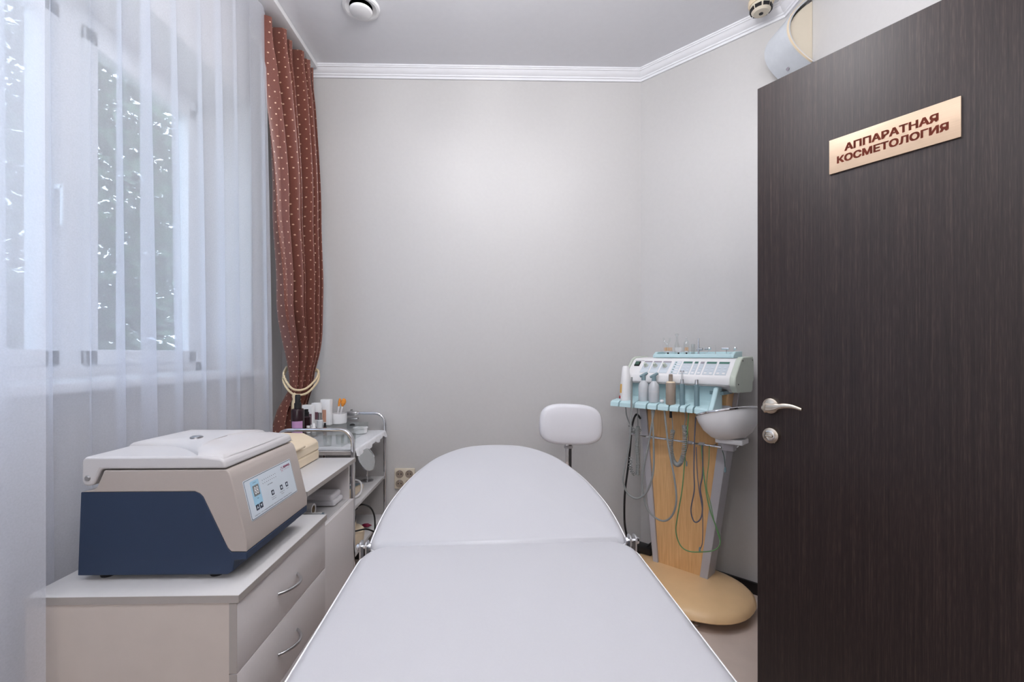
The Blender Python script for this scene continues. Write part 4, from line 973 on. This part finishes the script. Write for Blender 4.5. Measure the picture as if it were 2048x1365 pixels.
# sloped control face: a along the wall, v up the slope
q0, q1 = Vector((0.328, 1.066)), Vector((0.250, 1.138)); sd_ = (q1 - q0).normalized(); nn = Vector((sd_.y, -sd_.x)); SL = (q1 - q0).length
def cf(a, v, o=0.0): q = q0 + sd_ * v + nn * o; return ml(a, q.x, q.y)
def cpoly(name, a0, a1, v0, v1, m, o0=0.0, o1=0.0012, parent=None, r=0.001): return mk(name, prism(bm_(), rrect(a0, v0, a1, v1, r, 2), lambda u, v, w: cf(u, v, w), o0, o1), m, parent or HS, smooth=False)
sw = cpoly('power_switch_frame', 0.112, 0.140, 0.060, 0.092, 'black', 0, 0.004); cpoly('power_switch', 0.115, 0.137, 0.065, 0.088, 'dgreen', 0.004, 0.008, sw)
mk('brand_print', prism(bm_(), rrect(0.105, 0.0985, 0.155, 0.1015, 0.0005, 2), lambda u, v, w: cf(u, v, w), 0, 0.0006), 'mauve', HS, smooth=False)
for k in range(3):
    a = 0.160 + k * 0.050
    kp = cpoly('dial_field', a, a + 0.042, 0.014, 0.096, 'keypad'); cpoly('field_header', a, a + 0.042, 0.088, 0.097, 'mauve', 0.0012, 0.0018, kp); cpoly('field_footer', a + 0.002, a + 0.040, 0.018, 0.038, 'panel', 0.0012, 0.0016, kp)
    c1, c2 = cf(a + 0.018, 0.062, 0.001), cf(a + 0.018, 0.062, 0.020); c3 = cf(a + 0.018, 0.062, 0.004)
    kb = mk('knob', tube(bm_(), [c1, c3, c3, c2], [0.0105, 0.0105, 0.0085, 0.0065], 18), 'mint', kp); mk('knob_skirt', tube(bm_(), [c1, cf(a + 0.018, 0.062, 0.0035)], 0.0122, 18), 'frame', kb)
kp = cpoly('diagram_field', 0.318, 0.354, 0.012, 0.098, 'panel')
for v in (0.022, 0.040, 0.058, 0.076, 0.090):
    cpoly('diagram_mark', 0.324, 0.330, v - 0.003, v + 0.003, 'lcdgreen', 0.0012, 0.0016, kp); cpoly('diagram_mark', 0.335, 0.350, v - 0.0035, v + 0.0035, 'white', 0.0012, 0.0016, kp)
for a0, a1, hd_ in ((0.362, 0.408, 'lcdgreen'), (0.416, 0.436, 'lcdgreen'), (0.444, 0.464, 'mauve'), (0.472, 0.520, 'lcdgreen'), (0.528, 0.576, 'lcdgreen')):
    kp = cpoly('keypad', a0, a1, 0.012, 0.098, 'keypad'); cpoly('readout', a0 + 0.002, a1 - 0.002, 0.084, 0.096, hd_, 0.0012, 0.0020, kp)
    for v in (0.022, 0.040, 0.058): 
        for f in ((0.25, 0.75) if a1 - a0 > 0.03 else (0.5,)):
            c = a0 + (a1 - a0) * f; cpoly('key', c - 0.006, c + 0.006, v - 0.004, v + 0.004, 'panel' if v > 0.03 else 'white', 0.0012, 0.0020, kp)
# top tray
tt = bm_(); T0, T1, TN0, TN1, TB = 0.185, 0.580, 0.225, 0.105, 1.150
prism(tt, [(TN0, TB), (TN0, TB + 0.012), (TN0 - 0.012, TB + 0.020), (TN0 - 0.020, TB + 0.008), (TN1 + 0.012, TB + 0.008), (TN1 + 0.006, TB + 0.030), (TN1, TB + 0.030), (TN1, TB)], lambda u, v, w: ml(w, u, v), T0 + 0.012, T1 - 0.012)
for a, c in ((T0, T0 + 0.016), (T1 - 0.016, T1)): prism(tt, [(TN0, TB), (TN0 - 0.002, TB + 0.014), (TN0 - 0.03, TB + 0.030), (TN1, TB + 0.032), (TN1, TB)], lambda u, v, w: ml(w, u, v), a, c)
mk('top_tray', tt, 'teal', BMc, bevel=0.003)
# handpiece holder
ho = bm_()
prism(ho, [(0.292, 1.030), (0.292, 0.952), (0.335, 0.938), (0.335, 0.905), (0.270, 0.905), (0.262, 1.030)], lambda u, v, w: ml(w, u, v), 0.084, 0.532)
sl_ = [0.034, 0.086, 0.169, 0.236, 0.289, 0.348, 0.396, 0.428, 0.462, 0.530]
for a, c in zip(sl_, sl_[1:]):
    prism(ho, [(0.332, 0.905), (0.332, 0.938), (0.378, 0.932), (0.392, 0.924), (0.394, 0.903)], lambda u, v, w: ml(w, u, v), a + 0.0035, c - 0.0035)
prism(ho, [(0.330, 0.905), (0.330, 0.930), (0.36, 0.922), (0.36, 0.905)], lambda u, v, w: ml(w, u, v), 0.036, 0.530)
mk('handpiece_holder', ho, 'teal', BMc, bevel=0.002)
mk('holder_cheek', prism(bm_(), [(0.394, 0.903), (0.392, 0.926), (0.375, 0.942), (0.315, 1.026), (0.27, 1.030), (0.27, 0.905)], lambda u, v, w: ml(w, u, v), 0.524, 0.546), 'teal', BMc, bevel=0.006, seg=3)
mk('holder_bracket', prism(bm_(), [(0.30, 0.985), (0.30, 1.0), (0.17, 1.0), (0.17, 0.985)], lambda u, v, w: ml(w, u, v), 0.50, 0.56), 'tealdk', BMc)
# accessory rail
rp = [ml(0.10, 0.225, 0.752), ml(0.085, 0.24, 0.752), ml(0.083, 0.265, 0.751), ml(0.10, 0.275, 0.750), ml(0.30, 0.275, 0.748), ml(0.55, 0.275, 0.745), ml(0.592, 0.272, 0.748), ml(0.606, 0.26, 0.757), ml(0.606, 0.245, 0.762)]
mk('accessory_rail', tube(bm_(), spline(rp, 5), 0.0058, 10), 'chrome', BMc)
for s_ in (0.19, 0.40, 0.455): mk('rail_clip', tube(bm_(), [ml(s_ - 0.012, 0.275, 0.7475), ml(s_ + 0.012, 0.275, 0.7475)], 0.0085, 10), 'frame', BMc)
mk('rail_standoff', tube(bm_(), [ml(0.20, 0.22, 0.749), ml(0.20, 0.275, 0.749)], 0.005, 8), 'chrome', BMc); mk('rail_standoff', tube(bm_(), [ml(0.50, 0.22, 0.746), ml(0.50, 0.275, 0.746)], 0.005, 8), 'chrome', BMc)
mk('column_plate', prism(bm_(), rrect(0.515, 0.885, 0.565, 0.93, 0.002, 2), lambda u, v, w: ml(u, w, v), 0.215, 0.2265), 'rail', BMc, smooth=False)

# basin held on the rail
BA = thing('rinse_bowl', 'white rinse bowl with a chrome rim clipped to the machine rail', 'bowl', MW(0.612, 0.345, 0.800), -PI / 4)
bt = Matrix.Rotation(math.radians(-14), 4, 'Y') @ Matrix.Rotation(math.radians(-7), 4, 'X')
mk('bowl_shell', lathe(bm_(), [(0, 0.0), (0.05, 0.0), (0.082, 0.020), (0.108, 0.052), (0.122, 0.088), (0.128, 0.118), (0.123, 0.118), (0.117, 0.088), (0.10, 0.054), (0.07, 0.024), (0, 0.014)], 44, bt), 'white', BA)
mk('bowl_rim', tube(bm_(), [bt @ Vector((0.127 * math.cos(a), 0.127 * math.sin(a), 0.119)) for a in (2*PI*k/48 for k in range(48))], 0.0052, 8, closed=True), 'chrome', BA)
mk('bowl_foot', box(bm_(), (-0.062, -0.03, -0.018), (0.05, 0.055, 0.004), 0.004), 'white', BA)
mk('bowl_bracket', box(bm_(), (-0.055, 0.03, -0.06), (-0.005, 0.072, -0.016), 0.003), 'rail', BA)

# handpieces in the holder
def piece(name, label, cat, s_, nd, z, group=None, lean=0.0):
    t = thing(name, label, cat, MW(s_, nd, z), -PI / 4, group); t.rotation_euler = (0, lean, -PI / 4); return t
HZ = 0.934
t = piece('laser_handpiece', 'white conical laser handpiece with a yellow sticker, leftmost in the holder', 'handpiece', 0.098, 0.345, HZ - 0.003, lean=0.0)
mk('handpiece_body', lathe(bm_(), [(0, 0), (0.029, 0.0), (0.030, 0.004), (0.026, 0.085), (0.017, 0.168), (0.013, 0.176), (0, 0.177)], 28), 'white', t)
sb_ = bm_(); V = []
for k in range(6):
    a = -PI / 2 - 1.15 + 0.9 * k / 5
    V.append([sb_.verts.new((r_ * math.cos(a), r_ * math.sin(a), z)) for r_, z in ((0.0290, 0.040), (0.0268, 0.085))])
for A, B in zip(V, V[1:]): face(sb_, (A[0], B[0], B[1], A[1]))
mk('warning_sticker', sb_, 'yellow', t)
mk('red_button', tube(bm_(), [(-0.020, -0.020, 0.018), (-0.0235, -0.0235, 0.018)], [0.0082, 0.007], 14), 'red', t)
for s_, lb, nm in ((0.192, 'small milky spray bottle with a grey nozzle, left of the two in the holder', 1.0), (0.255, 'milky spray bottle with a grey nozzle, right of the two in the holder', 1.0)):
    t = piece('spray_flask', lb, 'bottle', s_, 0.352 if s_ > 0.2 else 0.335, HZ, 'milky spray bottles')
    mk('flask_body', lathe(bm_(), [(0, 0.0), (0.023, 0), (0.025, 0.003), (0.025, 0.072), (0.022, 0.088), (0.013, 0.098), (0.011, 0.104), (0, 0.104)], 28), 'milky', t)
    mk('flask_liquid_line', lathe(bm_(), [(0.0252, 0.052), (0.0254, 0.053), (0.0252, 0.054)], 28), 'white', t)
    nz = bm_(); cyl(nz, (0, 0, 0.103), (0, 0, 0.128), 0.011, 0.010, 16); tube(nz, [(-0.016, -0.010, 0.122), (0.0, 0, 0.130), (0.016, 0.010, 0.142)], [0.005, 0.0085, 0.0055], 12)
    mk('spray_nozzle', nz, 'tealdk', t)
t = piece('cotton_swab', 'small white cotton ball resting on the holder edge', 'cotton', 0.300, 0.362, HZ); mk('cotton_ball', lathe(bm_(), [(0, 0), (0.007, 0.003), (0.0105, 0.010), (0.007, 0.016), (0, 0.019)], 16), 'white', t)
t = piece('ultrasonic_handpiece', 'taupe cylindrical handpiece standing in the middle of the holder', 'handpiece', 0.344, 0.362, HZ - 0.003)
mk('handpiece_body', lathe(bm_(), [(0, 0), (0.0215, 0), (0.0225, 0.003), (0.0225, 0.098), (0.020, 0.103), (0.0, 0.103)], 28), 'taupe', t); mk('handpiece_neck', lathe(bm_(), [(0.010, 0.102), (0.009, 0.141), (0.007, 0.143), (0, 0.143)], 20), 'taupe', t)
mk('handpiece_shoulder', lathe(bm_(), [(0.0205, 0.1028), (0.018, 0.108), (0.010, 0.109)], 24), 'cream', t); mk('cable_gland', cyl(bm_(), (0, 0, -0.062), (0, 0, -0.003), 0.006, n=12), 'black', t)
for s_, lb, fork in ((0.398, 'slim grey-blue handpiece with a chrome fork tip, left of the two slim ones', True), (0.465, 'slim grey-blue handpiece with a knurled steel collar, rightmost in the holder', False)):
    t = piece('slim_handpiece', lb, 'handpiece', s_, 0.360, HZ - 0.003, 'slim handpieces')
    mk('handpiece_body', lathe(bm_(), [(0, 0), (0.0115, 0), (0.0118, 0.004), (0.011, 0.100), (0, 0.100)], 12), 'tealdk', t); mk('handpiece_collar', lathe(bm_(), [(0.0085, 0.100), (0.0085, 0.110), (0.0075, 0.112), (0.0075, 0.120), (0.005, 0.123), (0, 0.123)], 12), 'steel', t)
    if fork:
        for q in (-0.003, 0.003): mk('electrode_rod', cyl(bm_(), (q, 0, 0.12), (q, 0, 0.155), 0.0016, n=8), 'chrome', t)
        for q in (-0.006, 0.006): mk('electrode_ball', lathe(bm_(), [(0, -0.0045), (0.0035, -0.003), (0.0045, 0), (0.0035, 0.003), (0, 0.0045)], 12, Matrix.Translation((q, 0, 0.158))), 'chrome', t)

# accessories on the top tray
ZTT = 1.1585
def tool(name, label, cat, px_, nd, group=None):
    d_ = at(px_, 700, Y=2.0); k = Vector((d_.x, d_.y)); tt_ = (3.427 - nd * math.sqrt(2)) / (k.x + k.y); p = k * tt_
    return thing(name, label, cat, (p.x, p.y, ZTT), -PI / 4, group)
for px_, w_, h_, m_, lb in ((1336, 0.019, 0.018, 'tan', 'wide round brush head with tan bristles, leftmost on the top tray'), (1357, 0.015, 0.018, 'white', 'round brush head with white bristles, in the middle of the three on the top tray'), (1373, 0.008, 0.018, 'tan', 'narrow brush head with tan bristles, rightmost of the three on the top tray')):
    t = tool('rotary_brush', lb, 'brush', px_, 0.165, 'rotary brush heads')
    mk('brush_stem', cyl(bm_(), (0, 0, 0), (0, 0, 0.020), 0.004, n=10), 'black', t); mk('brush_disc', lathe(bm_(), [(0, 0.018), (w_ + 0.002, 0.018), (w_ + 0.002, 0.026), (0, 0.026)], 24), 'milky', t)
    nb = max(8, int(w_ * 700)); b = bm_()
    for rr in (w_, w_ * 0.6):
        for i in range(nb):
            a = 2*PI*i/nb; cyl(b, (rr * math.cos(a), rr * math.sin(a), 0.026), (rr * 1.04 * math.cos(a), rr * 1.04 * math.sin(a), 0.026 + h_), 0.0013, 0.001, 5)
    o = mk('bristles', b, m_, t); o['kind'] = 'stuff'
for px_, h_, lb, kind in ((1335, 0.095, 'clear glass electrode with a forked tip, leftmost glass piece on the top tray', 0), (1354, 0.115, 'tall clear glass electrode with a mushroom tip on the top tray', 1), (1373, 0.10, 'clear glass suction cup with a thin neck on the top tray', 2), (1386, 0.06, 'short clear glass tube on the top tray, beside the chrome post', 3)):
    t = tool('glass_electrode', lb, 'glass electrode', px_, 0.125, 'glass electrodes')
    if kind == 0:
        b = tube(bm_(), [(0, 0, 0), (0, 0, h_ * 0.62)], 0.006, 14, caps=False)
        mk('glass_tube', b, 'glass', t); mk('glass_fork', tube(bm_(), spline([(-0.022, 0, h_), (-0.016, 0, h_ * 0.8), (0, 0, h_ * 0.66), (0.012, 0, h_ * 0.85), (0.014, 0, h_)], 6), 0.0042, 12), 'glass', t)
    elif kind == 1: mk('glass_tube', lathe(bm_(), [(0.013, 0), (0.013, 0.055), (0.006, 0.075), (0.005, h_ * 0.9), (0.011, h_ * 0.95), (0.010, h_), (0, h_ + 0.003)], 22), 'glass', t)
    elif kind == 2: mk('glass_tube', lathe(bm_(), [(0.014, 0), (0.014, 0.062), (0.010, 0.074), (0.004, 0.080), (0.0032, h_), (0, h_)], 22), 'glass', t)
    else: mk('glass_tube', lathe(bm_(), [(0.010, 0), (0.010, h_), (0.0088, h_), (0.0088, 0.002)], 20), 'glass', t)
t = tool('chrome_post', 'tall chrome post with a cross clamp on the top tray', 'post', 1397, 0.155); mk('post_rod', cyl(bm_(), (0, 0, 0), (0, 0, 0.088), 0.0042, n=14), 'chrome', t); mk('cross_clamp', tube(bm_(), [(-0.008, 0, 0.034), (0.020, 0, 0.034)], 0.0068, 14), 'steel', t); mk('clamp_collar', cyl(bm_(), (0, 0, 0.026), (0, 0, 0.042), 0.0065, n=14), 'chrome', t)
def ball_fork(label, px_, rod):
    t = tool('ball_electrode', label, 'electrode', px_, 0.155, 'chrome electrodes')
    mk('electrode_wire', tube(bm_(), spline([(-0.014, 0, 0), (-0.014, 0, 0.012), (-0.008, 0, 0.018), (0.002, 0, 0.020), (0.008, 0, 0.036)], 5), 0.0013, 6), 'chrome', t)
    mk('electrode_ball', lathe(bm_(), [(0, -0.008), (0.006, -0.006), (0.0085, 0), (0.006, 0.006), (0, 0.008)], 16, Matrix.Translation((0.010, 0, 0.037))), 'chrome', t)
    if rod: mk('electrode_roller', tube(bm_(), [(-0.050, 0, 0.037), (-0.018, 0, 0.036)], 0.0058, 14), 'chrome', t); mk('electrode_stand', cyl(bm_(), (-0.03, 0, 0), (-0.03, 0, 0.034), 0.0013, n=6), 'chrome', t)
    else: mk('electrode_roller', tube(bm_(), [(-0.012, 0, 0.037), (0.004, 0, 0.037)], 0.0072, 14), 'steel', t)
ball_fork('chrome ball electrode with a bent wire, next to the chrome post', 1415, False); ball_fork('chrome roller and ball electrode, rightmost on the top tray', 1466, True)
t = tool('needle_probe', 'thin steel needle probe standing upright on the top tray', 'probe', 1431, 0.155); mk('probe_rod', tube(bm_(), [(0, 0, 0), (0, 0, 0.028), (0.0005, 0, 0.056)], [0.0014, 0.002, 0.0014], 8), 'steel', t); mk('probe_foot', cyl(bm_(), (0, 0, 0), (0, 0, 0.003), 0.005, n=12), 'steel', t)

# ------------------------------------------------------------------ cords
def cord(label, pts, r, m, name='cable', cat='cable', end=None, group='cords of the beauty machine', n=10):
    P = [MW(*p) for p in pts]; base = P[len(P) // 2]
    o = bpy.data.objects.new(name, None); COL.objects.link(o); o.location = (base.x, base.y, min(p.z for p in P)); tag(o, label, cat, group)
    S = [p - o.location for p in spline(P, n)]
    mk('cord_line', tube(bm_(), S, r, 8), m, o)
    if end: mk('plug', tube(bm_(), [S[-1] + Vector((0, 0, 0.012)), S[-1], S[-1] - Vector((0, 0, 0.012))], [end[0] * 0.6, end[0], end[0] * 0.7], 8), end[1], o)
    return o
def sz(lst, n_): return [(s_, (n_(i / (len(lst) - 1)) if callable(n_) else n_), z) for i, (s_, z) in enumerate(lst)]
cord('grey hose looping from the left spray bottle down beside the column', sz([(0.165, 1.055), (0.160, 0.87), (0.148, 0.721), (0.117, 0.579), (0.114, 0.517), (0.139, 0.472), (0.185, 0.46), (0.233, 0.502), (0.264, 0.594), (0.266, 0.725), (0.256, 0.90)], lambda t: 0.404 - 0.03 * t), 0.0046, 'hose', 'hose', 'hose')
cord('grey hose making the larger loop in front of the beech column', sz([(0.268, 0.90), (0.238, 0.732), (0.209, 0.582), (0.209, 0.497), (0.233, 0.418), (0.279, 0.383), (0.324, 0.383), (0.36, 0.422), (0.377, 0.491), (0.368, 0.588), (0.339, 0.734), (0.319, 0.902)], lambda t: 0.375), 0.0046, 'hose', 'hose', 'hose')
cord('black power cable hanging from the rail end to the floor by the column', sz([(0.125, 0.83), (0.099, 0.849), (0.075, 0.78), (0.058, 0.605), (0.034, 0.427), (0.031, 0.279), (0.043, 0.202), (0.060, 0.155), (0.075, 0.12)], 0.24), 0.0055, 'black')
cord('green cable hanging in a long loop in front of the column', sz([(0.422, 0.90), (0.413, 0.794), (0.399, 0.652), (0.387, 0.533), (0.363, 0.398), (0.355, 0.325), (0.375, 0.267), (0.413, 0.25), (0.468, 0.262), (0.521, 0.283), (0.547, 0.311), (0.549, 0.344), (0.534, 0.385), (0.508, 0.445), (0.49, 0.509), (0.472, 0.619), (0.461, 0.747)], lambda t: 0.345 - 0.05 * t), 0.0028, 'green')
cord('grey-violet cable with a narrow loop at the right of the column', sz([(0.454, 0.90), (0.445, 0.775), (0.441, 0.636), (0.441, 0.544), (0.424, 0.448), (0.434, 0.397), (0.452, 0.395), (0.468, 0.424), (0.47, 0.482), (0.459, 0.548), (0.468, 0.618), (0.466, 0.748)], lambda t: 0.34 - 0.045 * t), 0.003, 'violet')
cord('thin dark lead ending in a plug low in front of the column', sz([(0.445, 0.74), (0.45, 0.615), (0.459, 0.536), (0.472, 0.459), (0.475, 0.369), (0.472, 0.3), (0.461, 0.268)], 0.315), 0.002, 'violet', end=(0.005, 'tealdk'))
cord('thin green lead hanging from the rail beside the right grey rail', sz([(0.502, 0.753), (0.499, 0.669), (0.49, 0.566), (0.508, 0.49), (0.526, 0.405), (0.549, 0.333)], 0.31), 0.0018, 'green', end=(0.0035, 'mint'))
cord('short thin lead with a dark green plug hanging under the rinse bowl', sz([(0.547, 0.750), (0.560, 0.705), (0.564, 0.650)], 0.29), 0.0016, 'dgreen', end=(0.0052, 'tealdk'))
cord('short grey cord from the laser handpiece curling under the holder', sz([(0.094, 0.925), (0.094, 0.895), (0.098, 0.847), (0.118, 0.80), (0.135, 0.785), (0.128, 0.77), (0.142, 0.76)], lambda t: 0.345 - 0.04 * t), 0.0032, 'hose', end=None)
cord('thin teal lead with a small clip in the middle of the beech column', sz([(0.405, 0.83), (0.41, 0.76), (0.396, 0.69), (0.402, 0.655)], 0.32), 0.0014, 'violet', end=(0.004, 'tealdk'))
def coil(label, axis, turns, R, r, extra=None, n=9):
    P = [MW(*p) for p in axis]; zb = min(p.z for p in P); o = bpy.data.objects.new('coiled_cord', None); COL.objects.link(o); o.location = (P[0].x, P[0].y, zb); tag(o, label, 'cord', 'coiled cords')
    A = [p - o.location for p in spline(P, 60)]; L = len(A) - 1; N_ = turns * 10; pts = []
    for i in range(N_ + 1):
        f = i / N_ * L; k = min(int(f), L - 1); p = A[k].lerp(A[k+1], f - k); dd = (A[min(k+2, L)] - A[max(k-1, 0)]); a, b = frame_of(dd)
        if abs(dd.normalized().z) >= 0.0: a = (UN - dd.normalized() * UN.dot(dd.normalized())).normalized(); b = dd.normalized().cross(a)
        ang = 2 * PI * turns * i / N_; pts.append(p + (a * math.cos(ang) + b * math.sin(ang)) * R)
    mk('coil', tube(bm_(), pts, r, 6), 'hose', o)
    if extra:
        for e in extra: mk('cord_end', tube(bm_(), [MW(*q) - o.location for q in e], r * 0.9, 8), 'hose', o)
coil('grey coiled cord looping in front of the beech column below the taupe handpiece', sz([(0.347, 0.809), (0.337, 0.731), (0.349, 0.667), (0.373, 0.650), (0.394, 0.691), (0.404, 0.775), (0.401, 0.837)], 0.345), 60, 0.0085, 0.0026, [[(0.345, 0.352, 0.88), (0.346, 0.347, 0.84), (0.347, 0.345, 0.80)], [(0.401, 0.345, 0.835), (0.41, 0.35, 0.87), (0.405, 0.35, 0.905)]])
coil('grey coiled cord hanging in a bundle at the left end of the rail', sz([(0.150, 0.800), (0.146, 0.73), (0.150, 0.641), (0.150, 0.557)], 0.315), 46, 0.0085, 0.0026, [[(0.155, 0.33, 0.90), (0.152, 0.32, 0.84), (0.150, 0.315, 0.80)]])
coil('loose grey coiled cord spread out at the bottom of the hanging bundle', sz([(0.118, 0.640), (0.112, 0.60), (0.122, 0.57), (0.140, 0.555)], 0.325), 8, 0.008, 0.0022)
coil('loose grey coiled cord tangled around the left end of the rail', sz([(0.10, 0.80), (0.118, 0.775), (0.140, 0.76), (0.158, 0.79)], 0.305), 7, 0.008, 0.0022)
pb = thing('power_adapter', 'black power adapter with its lead lying on the tan base behind the couch hinge', 'adapter', MW(0.10, 0.15, 0.097), -PI / 4)
mk('adapter_body', box(bm_(), (-0.06, -0.03, 0.0), (0.05, 0.03, 0.04), 0.006), 'black', pb); mk('adapter_lead', tube(bm_(), spline([(0.02, -0.01, 0.04), (0.05, 0.0, 0.07), (0.08, -0.01, 0.10), (0.10, 0.0, 0.16)], 6), 0.005, 8), 'black', pb)
